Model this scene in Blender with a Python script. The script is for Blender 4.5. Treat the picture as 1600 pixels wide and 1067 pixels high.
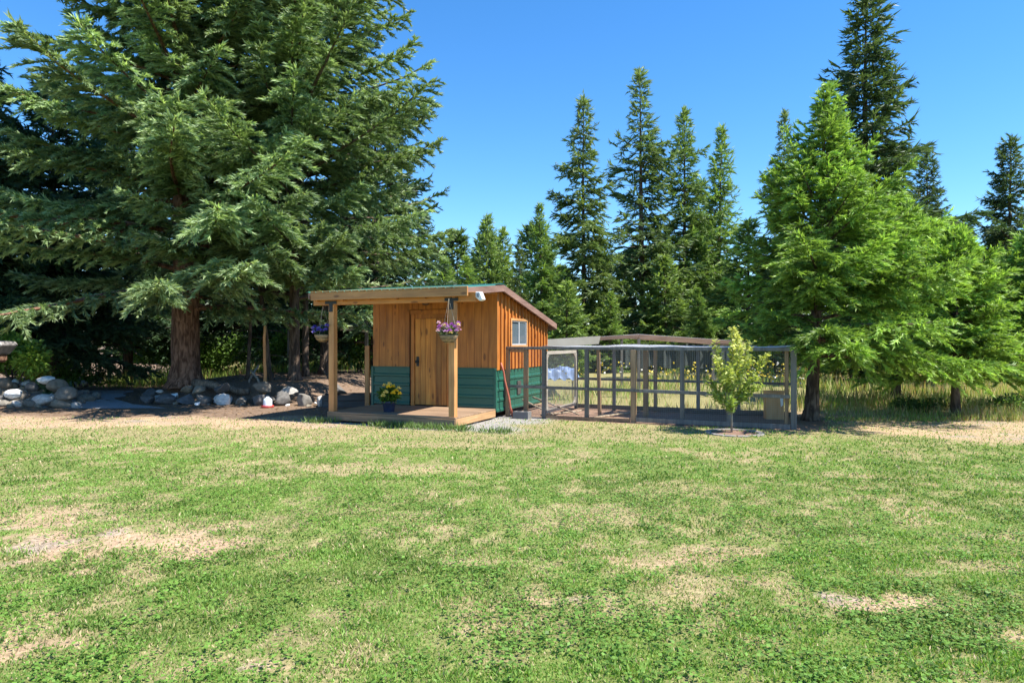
import bpy, bmesh, math, random
import numpy as np
from mathutils import Vector, Matrix

R = math.radians
scene = bpy.context.scene
for o in list(bpy.data.objects): bpy.data.objects.remove(o)
COL = scene.collection

# ------------------------------------------------------------------ camera, sky, sun, exposure
CAM_H = 1.6
cam = bpy.data.cameras.new('camera'); camo = bpy.data.objects.new('camera', cam); COL.objects.link(camo)
camo.location = (0, 0, CAM_H); camo.rotation_euler = (R(90), 0, 0)
cam.sensor_width = 36; cam.lens = 24; cam.clip_end = 3000; cam.clip_start = 0.05
scene.camera = camo
SUN_EL, SUN_AZ = 57.0, 110.0            # azimuth clockwise from +Y
world = bpy.data.worlds.new('World'); scene.world = world; world.use_nodes = True
wn = world.node_tree.nodes; wl = world.node_tree.links
sky = wn.new('ShaderNodeTexSky'); sky.sky_type = 'NISHITA'; sky.sun_disc = False
sky.sun_elevation = R(SUN_EL); sky.sun_rotation = R(SUN_AZ)
sky.air_density = 1.0; sky.dust_density = 0.0; sky.ozone_density = 6.0; sky.altitude = 50
hs = wn.new('ShaderNodeHueSaturation'); hs.inputs['Saturation'].default_value = 1.22
wl.new(sky.outputs[0], hs.inputs['Color']); wl.new(hs.outputs[0], wn['Background'].inputs[0]); wn['Background'].inputs[1].default_value = 0.115
sd = bpy.data.lights.new('sun', 'SUN'); sd.energy = 5.0; sd.angle = R(0.53); sd.color = (1.0, 0.95, 0.86)
so = bpy.data.objects.new('sun', sd); COL.objects.link(so)
dv = Vector((math.sin(R(SUN_AZ))*math.cos(R(SUN_EL)), math.cos(R(SUN_AZ))*math.cos(R(SUN_EL)), math.sin(R(SUN_EL))))
so.rotation_euler = dv.to_track_quat('Z', 'Y').to_euler(); so.location = (20, -5, 30)
vs = scene.view_settings
vs.view_transform = 'Standard'; vs.look = 'None'; vs.gamma = 1; vs.exposure = 1.18; vs.use_curve_mapping = False

# ------------------------------------------------------------------ helpers
F = 1067.0
def at(px, py, d):                       # a pixel of the photograph at a depth -> world point
    return Vector(((px-800)/F*d, d, CAM_H-(py-533.5)/F*d))
def tag(o, label=None, cat=None, group=None, kind=None):
    for k, v in (('label', label), ('category', cat), ('group', group), ('kind', kind)):
        if v: o[k] = v
    return o
def empty(name, loc=(0,0,0), rz=0, label=None, cat=None, group=None):
    o = bpy.data.objects.new(name, None); COL.objects.link(o)
    o.location = loc; o.rotation_euler = (0,0,rz); o.empty_display_size = .1
    return tag(o, label, cat, group)
def link(name, me, parent=None, loc=None, rot=None, scale=None):
    o = bpy.data.objects.new(name, me); COL.objects.link(o); o.parent = parent
    if loc is not None: o.location = loc
    if rot is not None: o.rotation_euler = rot
    if scale is not None: o.scale = scale
    return o
class MB:
    def __init__(s): s.v = []; s.f = []
    def box(s, x0, x1, y0, y1, z0, z1):
        n = len(s.v)
        s.v += [(x,y,z) for z in (z0,z1) for y in (y0,y1) for x in (x0,x1)]
        s.f += [tuple(n+i for i in q) for q in ((0,2,3,1),(4,5,7,6),(0,1,5,4),(2,6,7,3),(0,4,6,2),(1,3,7,5))]
        return s
    def bar(s, a, b, w, h=None, up=(0,0,1)):
        a, b = Vector(a), Vector(b); h = h or w
        d = (b-a).normalized(); up = Vector(up)
        if abs(d.dot(up)) > .98: up = Vector((0,1,0))
        sx = d.cross(up).normalized(); uy = sx.cross(d).normalized(); n = len(s.v)
        for p in (a, b):
            for i, j in ((-1,-1),(1,-1),(1,1),(-1,1)): s.v.append(tuple(p+sx*(i*w/2)+uy*(j*h/2)))
        s.f += [tuple(n+i for i in q) for q in ((0,1,2,3),(7,6,5,4),(0,4,5,1),(1,5,6,2),(2,6,7,3),(3,7,4,0))]
        return s
    def tube(s, pts, rad, n=8, caps=True, rough=0, rnd=None):
        pts = [Vector(p) for p in pts]; m = len(pts); b = len(s.v)
        ref = Vector((1,0,0)) if abs((pts[-1]-pts[0]).normalized().x) < .8 else Vector((0,1,0))
        for i, p in enumerate(pts):
            d = (pts[min(i+1,m-1)]-pts[max(i-1,0)]).normalized()
            x = d.cross(ref).normalized(); y = d.cross(x).normalized()
            for k in range(n):
                a = 2*math.pi*k/n; r = rad[i]*(1+(rnd.uniform(-rough,rough) if rough else 0))
                s.v.append(tuple(p+x*(math.cos(a)*r)+y*(math.sin(a)*r)))
        for i in range(m-1):
            for k in range(n):
                s.f.append((b+i*n+k, b+i*n+(k+1)%n, b+(i+1)*n+(k+1)%n, b+(i+1)*n+k))
        if caps: s.f += [tuple(b+k for k in reversed(range(n))), tuple(b+(m-1)*n+k for k in range(n))]
        return s
    def lathe(s, prof, n=16, c=(0,0,0)):
        b = len(s.v)
        for r, z in prof:
            for k in range(n):
                a = 2*math.pi*k/n; s.v.append((c[0]+r*math.cos(a), c[1]+r*math.sin(a), c[2]+z))
        for i in range(len(prof)-1):
            for k in range(n): s.f.append((b+i*n+k, b+i*n+(k+1)%n, b+(i+1)*n+(k+1)%n, b+(i+1)*n+k))
        return s
    def prism(s, poly, axis, a0, a1):    # poly in the other two axes, extruded along axis
        n = len(s.v); m = len(poly)
        for a in (a0, a1):
            for p, q in poly: s.v.append((a,p,q) if axis == 0 else (p,a,q) if axis == 1 else (p,q,a))
        s.f += [tuple(range(n,n+m)), tuple(range(n+2*m-1,n+m-1,-1))]
        s.f += [(n+i, n+m+i, n+m+(i+1)%m, n+(i+1)%m) for i in range(m)]
        return s
    def mesh(s, name, mat, smooth=False, bevel=0):
        me = bpy.data.meshes.new(name); me.from_pydata(s.v, [], s.f)
        bm = bmesh.new(); bm.from_mesh(me); bmesh.ops.recalc_face_normals(bm, faces=bm.faces)
        if bevel: bmesh.ops.bevel(bm, geom=bm.edges[:], offset=bevel, segments=1, affect='EDGES')
        bm.to_mesh(me); bm.free()
        me.materials.append(mat)
        if smooth: me.polygons.foreach_set('use_smooth', [True]*len(me.polygons))
        return me
    def build(s, name, mat, parent=None, smooth=False, bevel=0, **k):
        return link(name, s.mesh(name, mat, smooth, bevel), parent, **k)
def quads_mesh(name, V, C, mat, nper=4):     # V (n, nper, 3), C (n, 3): one face of nper corners each
    n = len(V); me = bpy.data.meshes.new(name)
    me.vertices.add(n*nper); me.vertices.foreach_set('co', V.reshape(-1).astype(np.float32))
    me.loops.add(n*nper); me.loops.foreach_set('vertex_index', np.arange(n*nper, dtype=np.int32))
    me.polygons.add(n); me.polygons.foreach_set('loop_start', np.arange(0, n*nper, nper, dtype=np.int32))
    me.update(calc_edges=True)
    at_ = me.color_attributes.new('Col', 'FLOAT_COLOR', 'POINT')
    c4 = np.ones((n, nper, 4), np.float32); c4[:, :, :3] = C[:, None, :]
    at_.data.foreach_set('color', c4.reshape(-1))
    me.materials.append(mat)
    return me
def unit(a): return a/np.maximum(np.linalg.norm(a, axis=-1, keepdims=True), 1e-9)
def leaf_quads(P, D, L, W, rs, flat=None, mid=.45):
    """diamond leaves from P along D, length L, width W, random roll (or flat normal)"""
    n = len(P); D = unit(D)
    r = rs.normal(size=(n,3)) if flat is None else flat + rs.normal(size=(n,3))*.22
    S = unit(np.cross(D, r)); L = np.asarray(L).reshape(-1,1); W = np.asarray(W).reshape(-1,1)
    m = P + D*L*mid
    return np.stack([P, m+S*W/2, P+D*L, m-S*W/2], 1)
def brush_tris(P, D, L, W, rs, k=4):
    """needle shoots: k slim triangles fanned along each shoot axis"""
    n = len(P); D = unit(D); L = np.asarray(L).reshape(-1,1); W = np.asarray(W).reshape(-1,1); out = []
    for i in range(k):
        f = i/k*.75; p = P+D*L*f
        d = D if i == 0 else unit(D+unit(np.cross(D, rs.normal(size=(n,3))))*rs.uniform(.35,.75,(n,1)))
        l = L*(1.0 if i == 0 else .62); S = unit(np.cross(d, rs.normal(size=(n,3))))*W*(.34 if i == 0 else .27)
        out.append(np.stack([p-S, p+S, p+d*l], 1))
    return np.concatenate(out)
def hash2(ix, iy, seed):
    h = (ix.astype(np.int64)*374761393 + iy.astype(np.int64)*668265263 + seed*1442695041) & 0x7fffffff
    h = ((h ^ (h >> 13))*1274126177) & 0x7fffffff
    return ((h ^ (h >> 16)) & 0xffff)/65535.0
def vnoise(x, y, seed=0):
    x = np.asarray(x, float); y = np.asarray(y, float)
    ix, iy = np.floor(x), np.floor(y); fx, fy = x-ix, y-iy
    fx = fx*fx*(3-2*fx); fy = fy*fy*(3-2*fy)
    a, b = hash2(ix,iy,seed), hash2(ix+1,iy,seed); c, d = hash2(ix,iy+1,seed), hash2(ix+1,iy+1,seed)
    return (a*(1-fx)+b*fx)*(1-fy) + (c*(1-fx)+d*fx)*fy
def fbm(x, y, seed=0, oct=4):
    t = 0; amp = .5; tot = 0
    for i in range(oct):
        t = t + amp*vnoise(x*2**i+i*17.3, y*2**i-i*9.1, seed+i); tot += amp; amp *= .55
    return t/tot
def sstep(a, b, x):
    t = np.clip((x-a)/(b-a), 0, 1); return t*t*(3-2*t)

# ------------------------------------------------------------------ materials
MATS = {}
def newmat(name):
    m = bpy.data.materials.new(name); m.use_nodes = True; MATS[name] = m
    nt = m.node_tree; return m, nt, nt.nodes, nt.links, nt.nodes['Principled BSDF']
def plain(name, col, rough=.6, metal=0, var=.15, scale=12, bump=.0, rand=0.0):
    m, nt, N, L, B = newmat(name)
    tc = N.new('ShaderNodeTexCoord'); oi = N.new('ShaderNodeObjectInfo')
    no = N.new('ShaderNodeTexNoise'); no.noise_dimensions = '4D'; no.inputs['Scale'].default_value = scale; no.inputs['Detail'].default_value = 5
    L.new(tc.outputs['Object'], no.inputs['Vector'])
    mu = N.new('ShaderNodeMath'); mu.operation = 'MULTIPLY'; mu.inputs[1].default_value = 50; L.new(oi.outputs['Random'], mu.inputs[0]); L.new(mu.outputs[0], no.inputs['W'])
    mr = N.new('ShaderNodeMapRange'); mr.inputs[1].default_value = .25; mr.inputs[2].default_value = .75; mr.inputs[3].default_value = 1-var; mr.inputs[4].default_value = 1+var
    L.new(no.outputs[0], mr.inputs[0])
    r2 = N.new('ShaderNodeMapRange'); r2.inputs[3].default_value = 1-rand; r2.inputs[4].default_value = 1+rand; L.new(oi.outputs['Random'], r2.inputs[0])
    m2 = N.new('ShaderNodeMath'); m2.operation = 'MULTIPLY'; L.new(mr.outputs[0], m2.inputs[0]); L.new(r2.outputs[0], m2.inputs[1])
    vm = N.new('ShaderNodeVectorMath'); vm.operation = 'SCALE'; vm.inputs[0].default_value = col; L.new(m2.outputs[0], vm.inputs['Scale'])
    L.new(vm.outputs[0], B.inputs['Base Color']); B.inputs['Roughness'].default_value = rough; B.inputs['Metallic'].default_value = metal
    if bump:
        bp = N.new('ShaderNodeBump'); bp.inputs['Strength'].default_value = bump; bp.inputs['Distance'].default_value = .02
        L.new(no.outputs[0], bp.inputs['Height']); L.new(bp.outputs[0], B.inputs['Normal'])
    return m
def wood(name, ca, cb, axis=2, rough=.55, knots=True, rand=.18, grain=1.0):
    """sawn timber: grain along axis, per-board tint, knots"""
    m, nt, N, L, B = newmat(name)
    tc = N.new('ShaderNodeTexCoord'); oi = N.new('ShaderNodeObjectInfo')
    mp = N.new('ShaderNodeMapping'); sc = [14,14,14]; sc[axis] = .9; mp.inputs['Scale'].default_value = sc
    L.new(tc.outputs['Object'], mp.inputs['Vector'])
    mu = N.new('ShaderNodeMath'); mu.operation = 'MULTIPLY'; mu.inputs[1].default_value = 80; L.new(oi.outputs['Random'], mu.inputs[0])
    no = N.new('ShaderNodeTexNoise'); no.noise_dimensions = '4D'; no.inputs['Scale'].default_value = 1; no.inputs['Detail'].default_value = 6; no.inputs['Distortion'].default_value = 1.2
    L.new(mp.outputs[0], no.inputs['Vector']); L.new(mu.outputs[0], no.inputs['W'])
    cr = N.new('ShaderNodeValToRGB'); cr.color_ramp.elements[0].position = .32; cr.color_ramp.elements[1].position = .68
    cr.color_ramp.elements[0].color = (*ca,1); cr.color_ramp.elements[1].color = (*cb,1); L.new(no.outputs[0], cr.inputs[0])
    r2 = N.new('ShaderNodeMapRange'); r2.inputs[3].default_value = 1-rand; r2.inputs[4].default_value = 1+rand; L.new(oi.outputs['Random'], r2.inputs[0])
    vm = N.new('ShaderNodeVectorMath'); vm.operation = 'SCALE'; L.new(cr.outputs[0], vm.inputs[0]); L.new(r2.outputs[0], vm.inputs['Scale'])
    n5 = N.new('ShaderNodeTexNoise'); n5.noise_dimensions = '4D'; n5.inputs['Scale'].default_value = 1.7; n5.inputs['Detail'].default_value = 4; L.new(tc.outputs['Object'], n5.inputs['Vector']); L.new(mu.outputs[0], n5.inputs['W'])
    m5 = N.new('ShaderNodeMapRange'); m5.inputs[1].default_value = .3; m5.inputs[2].default_value = .7; m5.inputs[3].default_value = .76; m5.inputs[4].default_value = 1.18; L.new(n5.outputs[0], m5.inputs[0])
    v5 = N.new('ShaderNodeVectorMath'); v5.operation = 'SCALE'; L.new(vm.outputs[0], v5.inputs[0]); L.new(m5.outputs[0], v5.inputs['Scale'])
    out = v5.outputs[0]
    if knots:
        m3 = N.new('ShaderNodeMapping'); s3 = [9,9,9]; s3[axis] = 3.2; m3.inputs['Scale'].default_value = s3; L.new(tc.outputs['Object'], m3.inputs['Vector'])
        vo = N.new('ShaderNodeTexVoronoi'); vo.voronoi_dimensions = '4D'; vo.inputs['Scale'].default_value = 1
        L.new(m3.outputs[0], vo.inputs['Vector']); L.new(mu.outputs[0], vo.inputs['W'])
        kr = N.new('ShaderNodeMapRange'); kr.inputs[1].default_value = .2; kr.inputs[2].default_value = .3; kr.inputs[3].default_value = .75; kr.inputs[4].default_value = 0
        L.new(vo.outputs['Distance'], kr.inputs[0])
        mx = N.new('ShaderNodeMix'); mx.data_type = 'RGBA'; L.new(kr.outputs[0], mx.inputs[0]); L.new(out, mx.inputs[6]); mx.inputs[7].default_value = (ca[0]*.35, ca[1]*.3, ca[2]*.3, 1)
        out = mx.outputs[2]
    L.new(out, B.inputs['Base Color']); B.inputs['Roughness'].default_value = rough
    bp = N.new('ShaderNodeBump'); bp.inputs['Strength'].default_value = .25*grain; bp.inputs['Distance'].default_value = .01
    L.new(no.outputs[0], bp.inputs['Height']); L.new(bp.outputs[0], B.inputs['Normal'])
    return m
def foliage(name, rough=.5, trans=.35, tint=(1.2,1.25,.6)):
    m, nt, N, L, B = newmat(name)
    a = N.new('ShaderNodeAttribute'); a.attribute_name = 'Col'
    L.new(a.outputs['Color'], B.inputs['Base Color']); B.inputs['Roughness'].default_value = rough; B.inputs['Specular IOR Level'].default_value = .35
    t = N.new('ShaderNodeBsdfTranslucent'); vm = N.new('ShaderNodeVectorMath'); vm.operation = 'MULTIPLY'; vm.inputs[1].default_value = tint
    L.new(a.outputs['Color'], vm.inputs[0]); L.new(vm.outputs[0], t.inputs['Color'])
    mx = N.new('ShaderNodeMixShader'); mx.inputs[0].default_value = trans
    L.new(B.outputs[0], mx.inputs[1]); L.new(t.outputs[0], mx.inputs[2]); L.new(mx.outputs[0], N['Material Output'].inputs['Surface'])
    return m
def bark(name, ca, cb):
    m, nt, N, L, B = newmat(name)
    tc = N.new('ShaderNodeTexCoord'); mp = N.new('ShaderNodeMapping'); mp.inputs['Scale'].default_value = (9,9,2.2); L.new(tc.outputs['Object'], mp.inputs['Vector'])
    no = N.new('ShaderNodeTexNoise'); no.inputs['Scale'].default_value = 1.6; no.inputs['Detail'].default_value = 8; no.inputs['Distortion'].default_value = .8; L.new(mp.outputs[0], no.inputs['Vector'])
    cr = N.new('ShaderNodeValToRGB'); cr.color_ramp.elements[0].position = .38; cr.color_ramp.elements[1].position = .66
    cr.color_ramp.elements[0].color = (*ca,1); cr.color_ramp.elements[1].color = (*cb,1); L.new(no.outputs[0], cr.inputs[0]); L.new(cr.outputs[0], B.inputs['Base Color'])
    B.inputs['Roughness'].default_value = .95; B.inputs['Specular IOR Level'].default_value = .1
    bp = N.new('ShaderNodeBump'); bp.inputs['Strength'].default_value = .9; bp.inputs['Distance'].default_value = .04; L.new(no.outputs[0], bp.inputs['Height']); L.new(bp.outputs[0], B.inputs['Normal'])
    return m

cedar  = wood('cedar_boards', (.31,.095,.015), (.53,.195,.034))
cedar_x = wood('cedar_beam', (.36,.155,.05), (.52,.25,.085), axis=0, rand=.1)
cedar_pl = wood('door_planks', (.34,.115,.016), (.57,.235,.040), rand=.35)
post_w = wood('post_timber', (.44,.19,.06), (.60,.30,.11), rand=.08, knots=False)
rake_w = wood('rake_boards', (.19,.105,.08), (.30,.185,.145), axis=1, knots=False, rand=.08)
deck_w = wood('deck_planks', (.22,.14,.085), (.36,.24,.15), axis=0, knots=False, rand=.14)
skirt_w = wood('deck_skirt', (.17,.10,.055), (.30,.19,.11), axis=0, knots=False, rand=.1)
grey_w = wood('weathered_timber', (.095,.088,.082), (.20,.185,.17), knots=False, rand=.2)
brown_w = wood('brown_timber', (.20,.12,.065), (.34,.22,.125), knots=False, rand=.2)
dark_w = wood('dark_planks', (.05,.045,.04), (.11,.095,.085), axis=0, knots=False)
ply_w = wood('plywood', (.50,.27,.11), (.66,.40,.19), knots=False, rand=.1)
green_m = plain('green_metal', (.015,.095,.066), rough=.42, metal=0, var=.10, scale=3, rand=.06)
roof_m = plain('green_roofing', (.035,.15,.11), rough=.35, var=.12, scale=2)
black_m = plain('black_steel', (.012,.012,.014), rough=.5)
white_m = plain('white_plastic', (.75,.75,.76), rough=.4, var=.05)
wire_m = plain('galvanised_wire', (.42,.43,.45), rough=.45, metal=.6, var=.1)
soil_dark = plain('building_paper', (.06,.05,.045), rough=.9)
stone_m = plain('river_stone', (.21,.205,.20), rough=.9, var=.4, scale=4, bump=.4, rand=.22)
_N, _L = stone_m.node_tree.nodes, stone_m.node_tree.links
_v = [n for n in _N if n.type == 'VECT_MATH'][0]; _oi = [n for n in _N if n.type == 'OBJECT_INFO'][0]
_cr = _N.new('ShaderNodeValToRGB'); _wn = _N.new('ShaderNodeTexWhiteNoise'); _wn.noise_dimensions = '1D'; _L.new(_oi.outputs['Random'], _wn.inputs['W'])
for _p, _c in ((0,(.10,.10,.105,1)),(.45,(.155,.15,.145,1)),(.75,(.185,.16,.125,1)),(1,(.21,.18,.135,1))):
    _e = _cr.color_ramp.elements.new(_p) if _p not in (0,1) else _cr.color_ramp.elements[int(_p)]; _e.color = _c
_L.new(_wn.outputs['Value'], _cr.inputs[0]); _L.new(_cr.outputs[0], _v.inputs[0])
conc_m = plain('concrete', (.15,.145,.14), rough=.9, var=.15, bump=.3)
tan_m = plain('tan_sheet', (.52,.47,.38), rough=.8, var=.15, scale=2, bump=.2)
bark_red = bark('bark_red', (.085,.045,.03), (.27,.155,.105))
bark_grey = bark('bark_grey', (.05,.036,.028), (.17,.125,.095))
bark_pale = bark('bark_pale', (.22,.19,.15), (.40,.36,.29))
fol = foliage('needles', trans=.36)
leafm = foliage('leaves', trans=.42)
grassm = foliage('grass_blades', rough=.6, trans=.35)
petal = foliage('petals', trans=.3, tint=(1,1,1))

# ------------------------------------------------------------------ ground
def mound(x, y):
    edge = 17.35 + .25*np.sin(x*1.3)
    h = .5*sstep(0, 1.5, y-edge)*sstep(-9.9, -9.1, x)*(1-sstep(-5.6, -3.6, x))
    return h*(1-.6*sstep(24, 34, y))
def gz(x, y):
    x = np.asarray(x, float); y = np.asarray(y, float)
    z = mound(x, y) + .05*(fbm(x*.35, y*.35, 5, 3)-.5)*sstep(3, 7, np.abs(y-9)+2)
    pile = .5*np.exp(-(((x+12.9)/1.5)**2+((y-17.6)/1.0)**2))
    return z + pile
PATCH = [(-3.55,5.5,1.1,.62,1.),(-4.4,6.1,.9,.5,.8),(-2.9,5.9,.7,.22,.7),(-2.75,3.65,.5,.3,.95),(.24,4.2,.22,.1,.8),(2.36,4.2,.45,.15,1.),(2.85,3.7,.3,.14,.8),
         (.5,6.3,.6,.35,.55),(1.15,4.93,.42,.22,.8),(-1.2,3.38,.16,.07,.8),(-.3,5.0,.25,.12,.6),(1.9,7.4,.5,.3,.5),(-1.4,8.6,1.0,.35,.6),(4.0,8.2,.5,.2,.5),(-5.4,6.7,.35,.2,.9),
         (-.9,10.6,1.2,.35,.5),(1.6,5.2,.3,.15,.7),(.15,5.9,.3,.2,.6),(3.3,4.9,.3,.12,.5)]
def dryness(x, y):
    """0 = lush turf, 1 = dead straw or bare"""
    w = fbm(x*1.9, y*1.5, 11, 4); w2 = fbm(x*7, y*5.5, 15, 3); d = sstep(.44, .70, fbm(x*1.0+3, y*.7, 21, 4)*.28+w*.25+w2*.47)*.62
    for px, py, rx, ry, s in PATCH:
        q = ((x-px)/rx)**2+((y-py)/ry)**2 + (w-.5)*4.4 + (w2-.5)*3.6
        d = np.maximum(d, s*(1-sstep(.35, 1.3, q)))
    d = np.maximum(d, .95*sstep(12.0, 13.0, y+(w-.5)*1.6)*(1-sstep(-3.2, -1.9, x+(w-.5)*2)))       # dry strip along the bed
    d = np.maximum(d, .85*sstep(11.3, 12.3, y+.40*(x-5.2)+(w-.5)*1.2)*sstep(5.4, 6.4, x))
    d = np.maximum(d, .45*sstep(10.3, 11.8, y+(w-.5)*1.5))
    return np.clip(d, 0, 1)
def pen_uv(x, y):
    dx, dy = x+.333, y-14.2
    return dx*.9205-dy*.3907, dx*.3907+dy*.9205
def soil_mask(x, y):
    n = fbm(x*1.3, y*1.3, 31, 3)
    under = sstep(13.9, 14.9, y+(n-.5)*1.6)*(1-sstep(-3.6, -2.6, x+(n-.5)))           # bare earth below the spruces
    u, v = pen_uv(x, y)
    pen = sstep(.1,.4,v+(n-.5)*.5)*(1-sstep(2.9,3.6,v+(n-.5)))*sstep(-4.2,-3.6,u)*(1-sstep(6.0,6.4,u+(n-.5)*.6))
    front = sstep(-2.25,-1.95,v+(n-.5)*.3)*(1-sstep(.5,.8,v))*sstep(-3.6,-3.2,u)*(1-sstep(.7,1.5,u+(n-.5)))
    return under, pen, front
gx = np.concatenate([[-700,-400,-200,-100,-60,-40,-30,-24,-20], np.arange(-17,-9,.2), np.arange(-9,9.01,.08), np.arange(9.2,16,.3), [17,19,22,26,32,42,60,100,200,400,700]])
gy = np.concatenate([[-200,-60,-20,-6,-1,1,2], np.arange(2.4,16,.08), np.arange(16.1,24,.2), np.arange(24.5,50,1.), [55,62,75,100,160,300,600,1500]])
GX, GY = np.meshgrid(gx, gy); GZ = gz(GX, GY)
nx_, ny_ = len(gx), len(gy)
gm = bpy.data.meshes.new('ground')
idx = np.arange(nx_*ny_).reshape(ny_, nx_)
q = np.stack([idx[:-1,:-1], idx[:-1,1:], idx[1:,1:], idx[1:,:-1]], -1).reshape(-1,4)
gm.vertices.add(nx_*ny_); gm.vertices.foreach_set('co', np.stack([GX,GY,GZ],-1).reshape(-1).astype(np.float32))
gm.loops.add(q.size); gm.loops.foreach_set('vertex_index', q.reshape(-1).astype(np.int32))
gm.polygons.add(len(q)); gm.polygons.foreach_set('loop_start', np.arange(0, q.size, 4, dtype=np.int32)); gm.update(calc_edges=True)
gm.polygons.foreach_set('use_smooth', [True]*len(q))
D_ = dryness(GX, GY); un, pn, fr = soil_mask(GX, GY)
far = sstep(15.0, 17.0, GY)
def lerp(a, b, t): return a*(1-t[...,None])+np.array(b)*t[...,None]
gc = np.ones(GX.shape+(3,))*np.array((.15,.19,.05))
gc = lerp(gc, (.43,.30,.195), D_)
bare = sstep(.55, .8, fbm(GX*2.1, GY*3.3, 77, 3))*sstep(.5,.9,D_)
gc = lerp(gc, (.30,.25,.205), bare*.85)
gc = gc*(.8+.4*fbm(GX*4, GY*4, 88, 3))[...,None]
gc = lerp(gc, (.28,.25,.11), far*(1-sstep(-3,-1,-GX)*0))
gc = lerp(gc, (.20,.14,.10), un)
gc = lerp(gc, (.27,.175,.125), pn)
gc = lerp(gc, (.30,.285,.265), fr)
ca = gm.color_attributes.new('Col', 'FLOAT_COLOR', 'POINT'); c4 = np.ones(GX.shape+(4,), np.float32); c4[...,:3] = gc; ca.data.foreach_set('color', c4.reshape(-1))
m, nt, N, L, B = newmat('turf_soil')
a = N.new('ShaderNodeAttribute'); a.attribute_name = 'Col'; tc = N.new('ShaderNodeTexCoord')
n1 = N.new('ShaderNodeTexNoise'); n1.inputs['Scale'].default_value = 22; n1.inputs['Detail'].default_value = 8; n1.inputs['Roughness'].default_value = .7; L.new(tc.outputs['Object'], n1.inputs['Vector'])
mr = N.new('ShaderNodeMapRange'); mr.inputs[1].default_value = .3; mr.inputs[2].default_value = .7; mr.inputs[3].default_value = .5; mr.inputs[4].default_value = 1.35; L.new(n1.outputs[0], mr.inputs[0])
vm = N.new('ShaderNodeVectorMath'); vm.operation = 'SCALE'; L.new(a.outputs['Color'], vm.inputs[0]); L.new(mr.outputs[0], vm.inputs['Scale']); L.new(vm.outputs[0], B.inputs['Base Color'])
B.inputs['Roughness'].default_value = .95; B.inputs['Specular IOR Level'].default_value = .1
bp = N.new('ShaderNodeBump'); bp.inputs['Strength'].default_value = .7; bp.inputs['Distance'].default_value = .03; L.new(n1.outputs[0], bp.inputs['Height']); L.new(bp.outputs[0], B.inputs['Normal'])
gm.materials.append(m)
tag(link('ground', gm), 'patchy mown turf and bare earth of the yard', 'ground', kind='structure')

# gravel path running back between the rock pile and the stone edging
gp = MB(); near = [(-10.9,16.25),(-7.9,16.2)]; pts_l = []; pts_r = []
for i in range(13):
    t = i/12; y = 16.2+t*6; xl = -10.7-2.9*t+.12*math.sin(i*2.1); xr = -8.3-1.45*min(t*3,1)-2.6*t+.12*math.cos(i*1.7)
    pts_l.append((xl,y)); pts_r.append((xr,y))
for (l, r) in zip(pts_l, pts_r):
    for k in range(7):
        x = l[0]+(r[0]-l[0])*k/6; gp.v.append((x, l[1], float(gz(x,l[1]))+.012))
for i in range(12):
    for k in range(6): gp.f.append((i*7+k, i*7+k+1, (i+1)*7+k+1, (i+1)*7+k))
tag(gp.build('gravel_path', plain('blue_gravel', (.27,.29,.32), rough=.95, var=.4, scale=40, bump=.8)), 'blue grey gravel path between rock pile and stone edging', 'path', kind='structure')

# ------------------------------------------------------------------ lawn grass (uncountable)
rs = np.random.RandomState(4)
def blades(n, x0f, x1f, y0, y1, h, w, seed):
    rs = np.random.RandomState(seed)
    y = rs.uniform(y0, y1, n); x = x0f(y)+(x1f(y)-x0f(y))*rs.rand(n)
    d = dryness(x, y); un, pn, fr = soil_mask(x, y); u, v = pen_uv(x, y)
    keep = rs.rand(n) > np.clip(np.maximum.reduce([.04+d*.70, un*1.05, pn*1.02, fr*.8]), 0, 1)
    keep &= ~((u > -3.0) & (u < .05) & (v > -1.9) & (v < 3.1))
    x, y, d = x[keep], y[keep], d[keep]; n = len(x)
    tuft = sstep(.35, .75, fbm(x*5, y*5, 51, 3))
    P = np.stack([x, y, gz(x, y)-.004], 1)
    az = rs.uniform(0, 2*np.pi, n); lean = rs.uniform(.25, 1.25, n)
    D = np.stack([np.cos(az)*lean, np.sin(az)*lean, np.ones(n)], 1)
    L = h*rs.uniform(.5, 1.25, n)*(.6+.7*tuft); W = w*rs.uniform(.6, 1.4, n)
    V = leaf_quads(P, D, L, W, rs, mid=.55)
    t = rs.rand(n, 1); straw = (rs.rand(n) < .06+.55*d)[:, None]
    g = np.array((.11,.225,.028))*(1-t)+np.array((.265,.40,.09))*t
    lush = (1-d)[:,None]*sstep(.45,.7,fbm(x*.8+9,y*1.2,61,3))[:,None]
    g = g*(1.05-.4*lush)
    s = np.array((.47,.38,.225))*(.75+.5*rs.rand(n,1))
    return V, np.where(straw, s, g)
vw = lambda m: (lambda y: -.80*y-m, lambda y: .80*y+m)
parts = []
for n, y0, y1, h, w, mg, sd_ in ((34000,1.8,3.4,.032,.007,1.4,1),(140000,3.2,5.2,.034,.0075,1.4,2),(106000,5.0,8.0,.036,.010,1.7,3),(95000,7.8,14.4,.042,.016,2.2,4)):
    a, b = vw(mg); parts.append(blades(n, a, b, y0, y1, h, w, sd_))
V = np.concatenate([p[0] for p in parts]); C = np.concatenate([p[1] for p in parts])
tag(link('lawn_grass', quads_mesh('lawn_grass', V, C, grassm)), 'short mown lawn grass with clover and straw', 'grass', kind='stuff')
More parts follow.
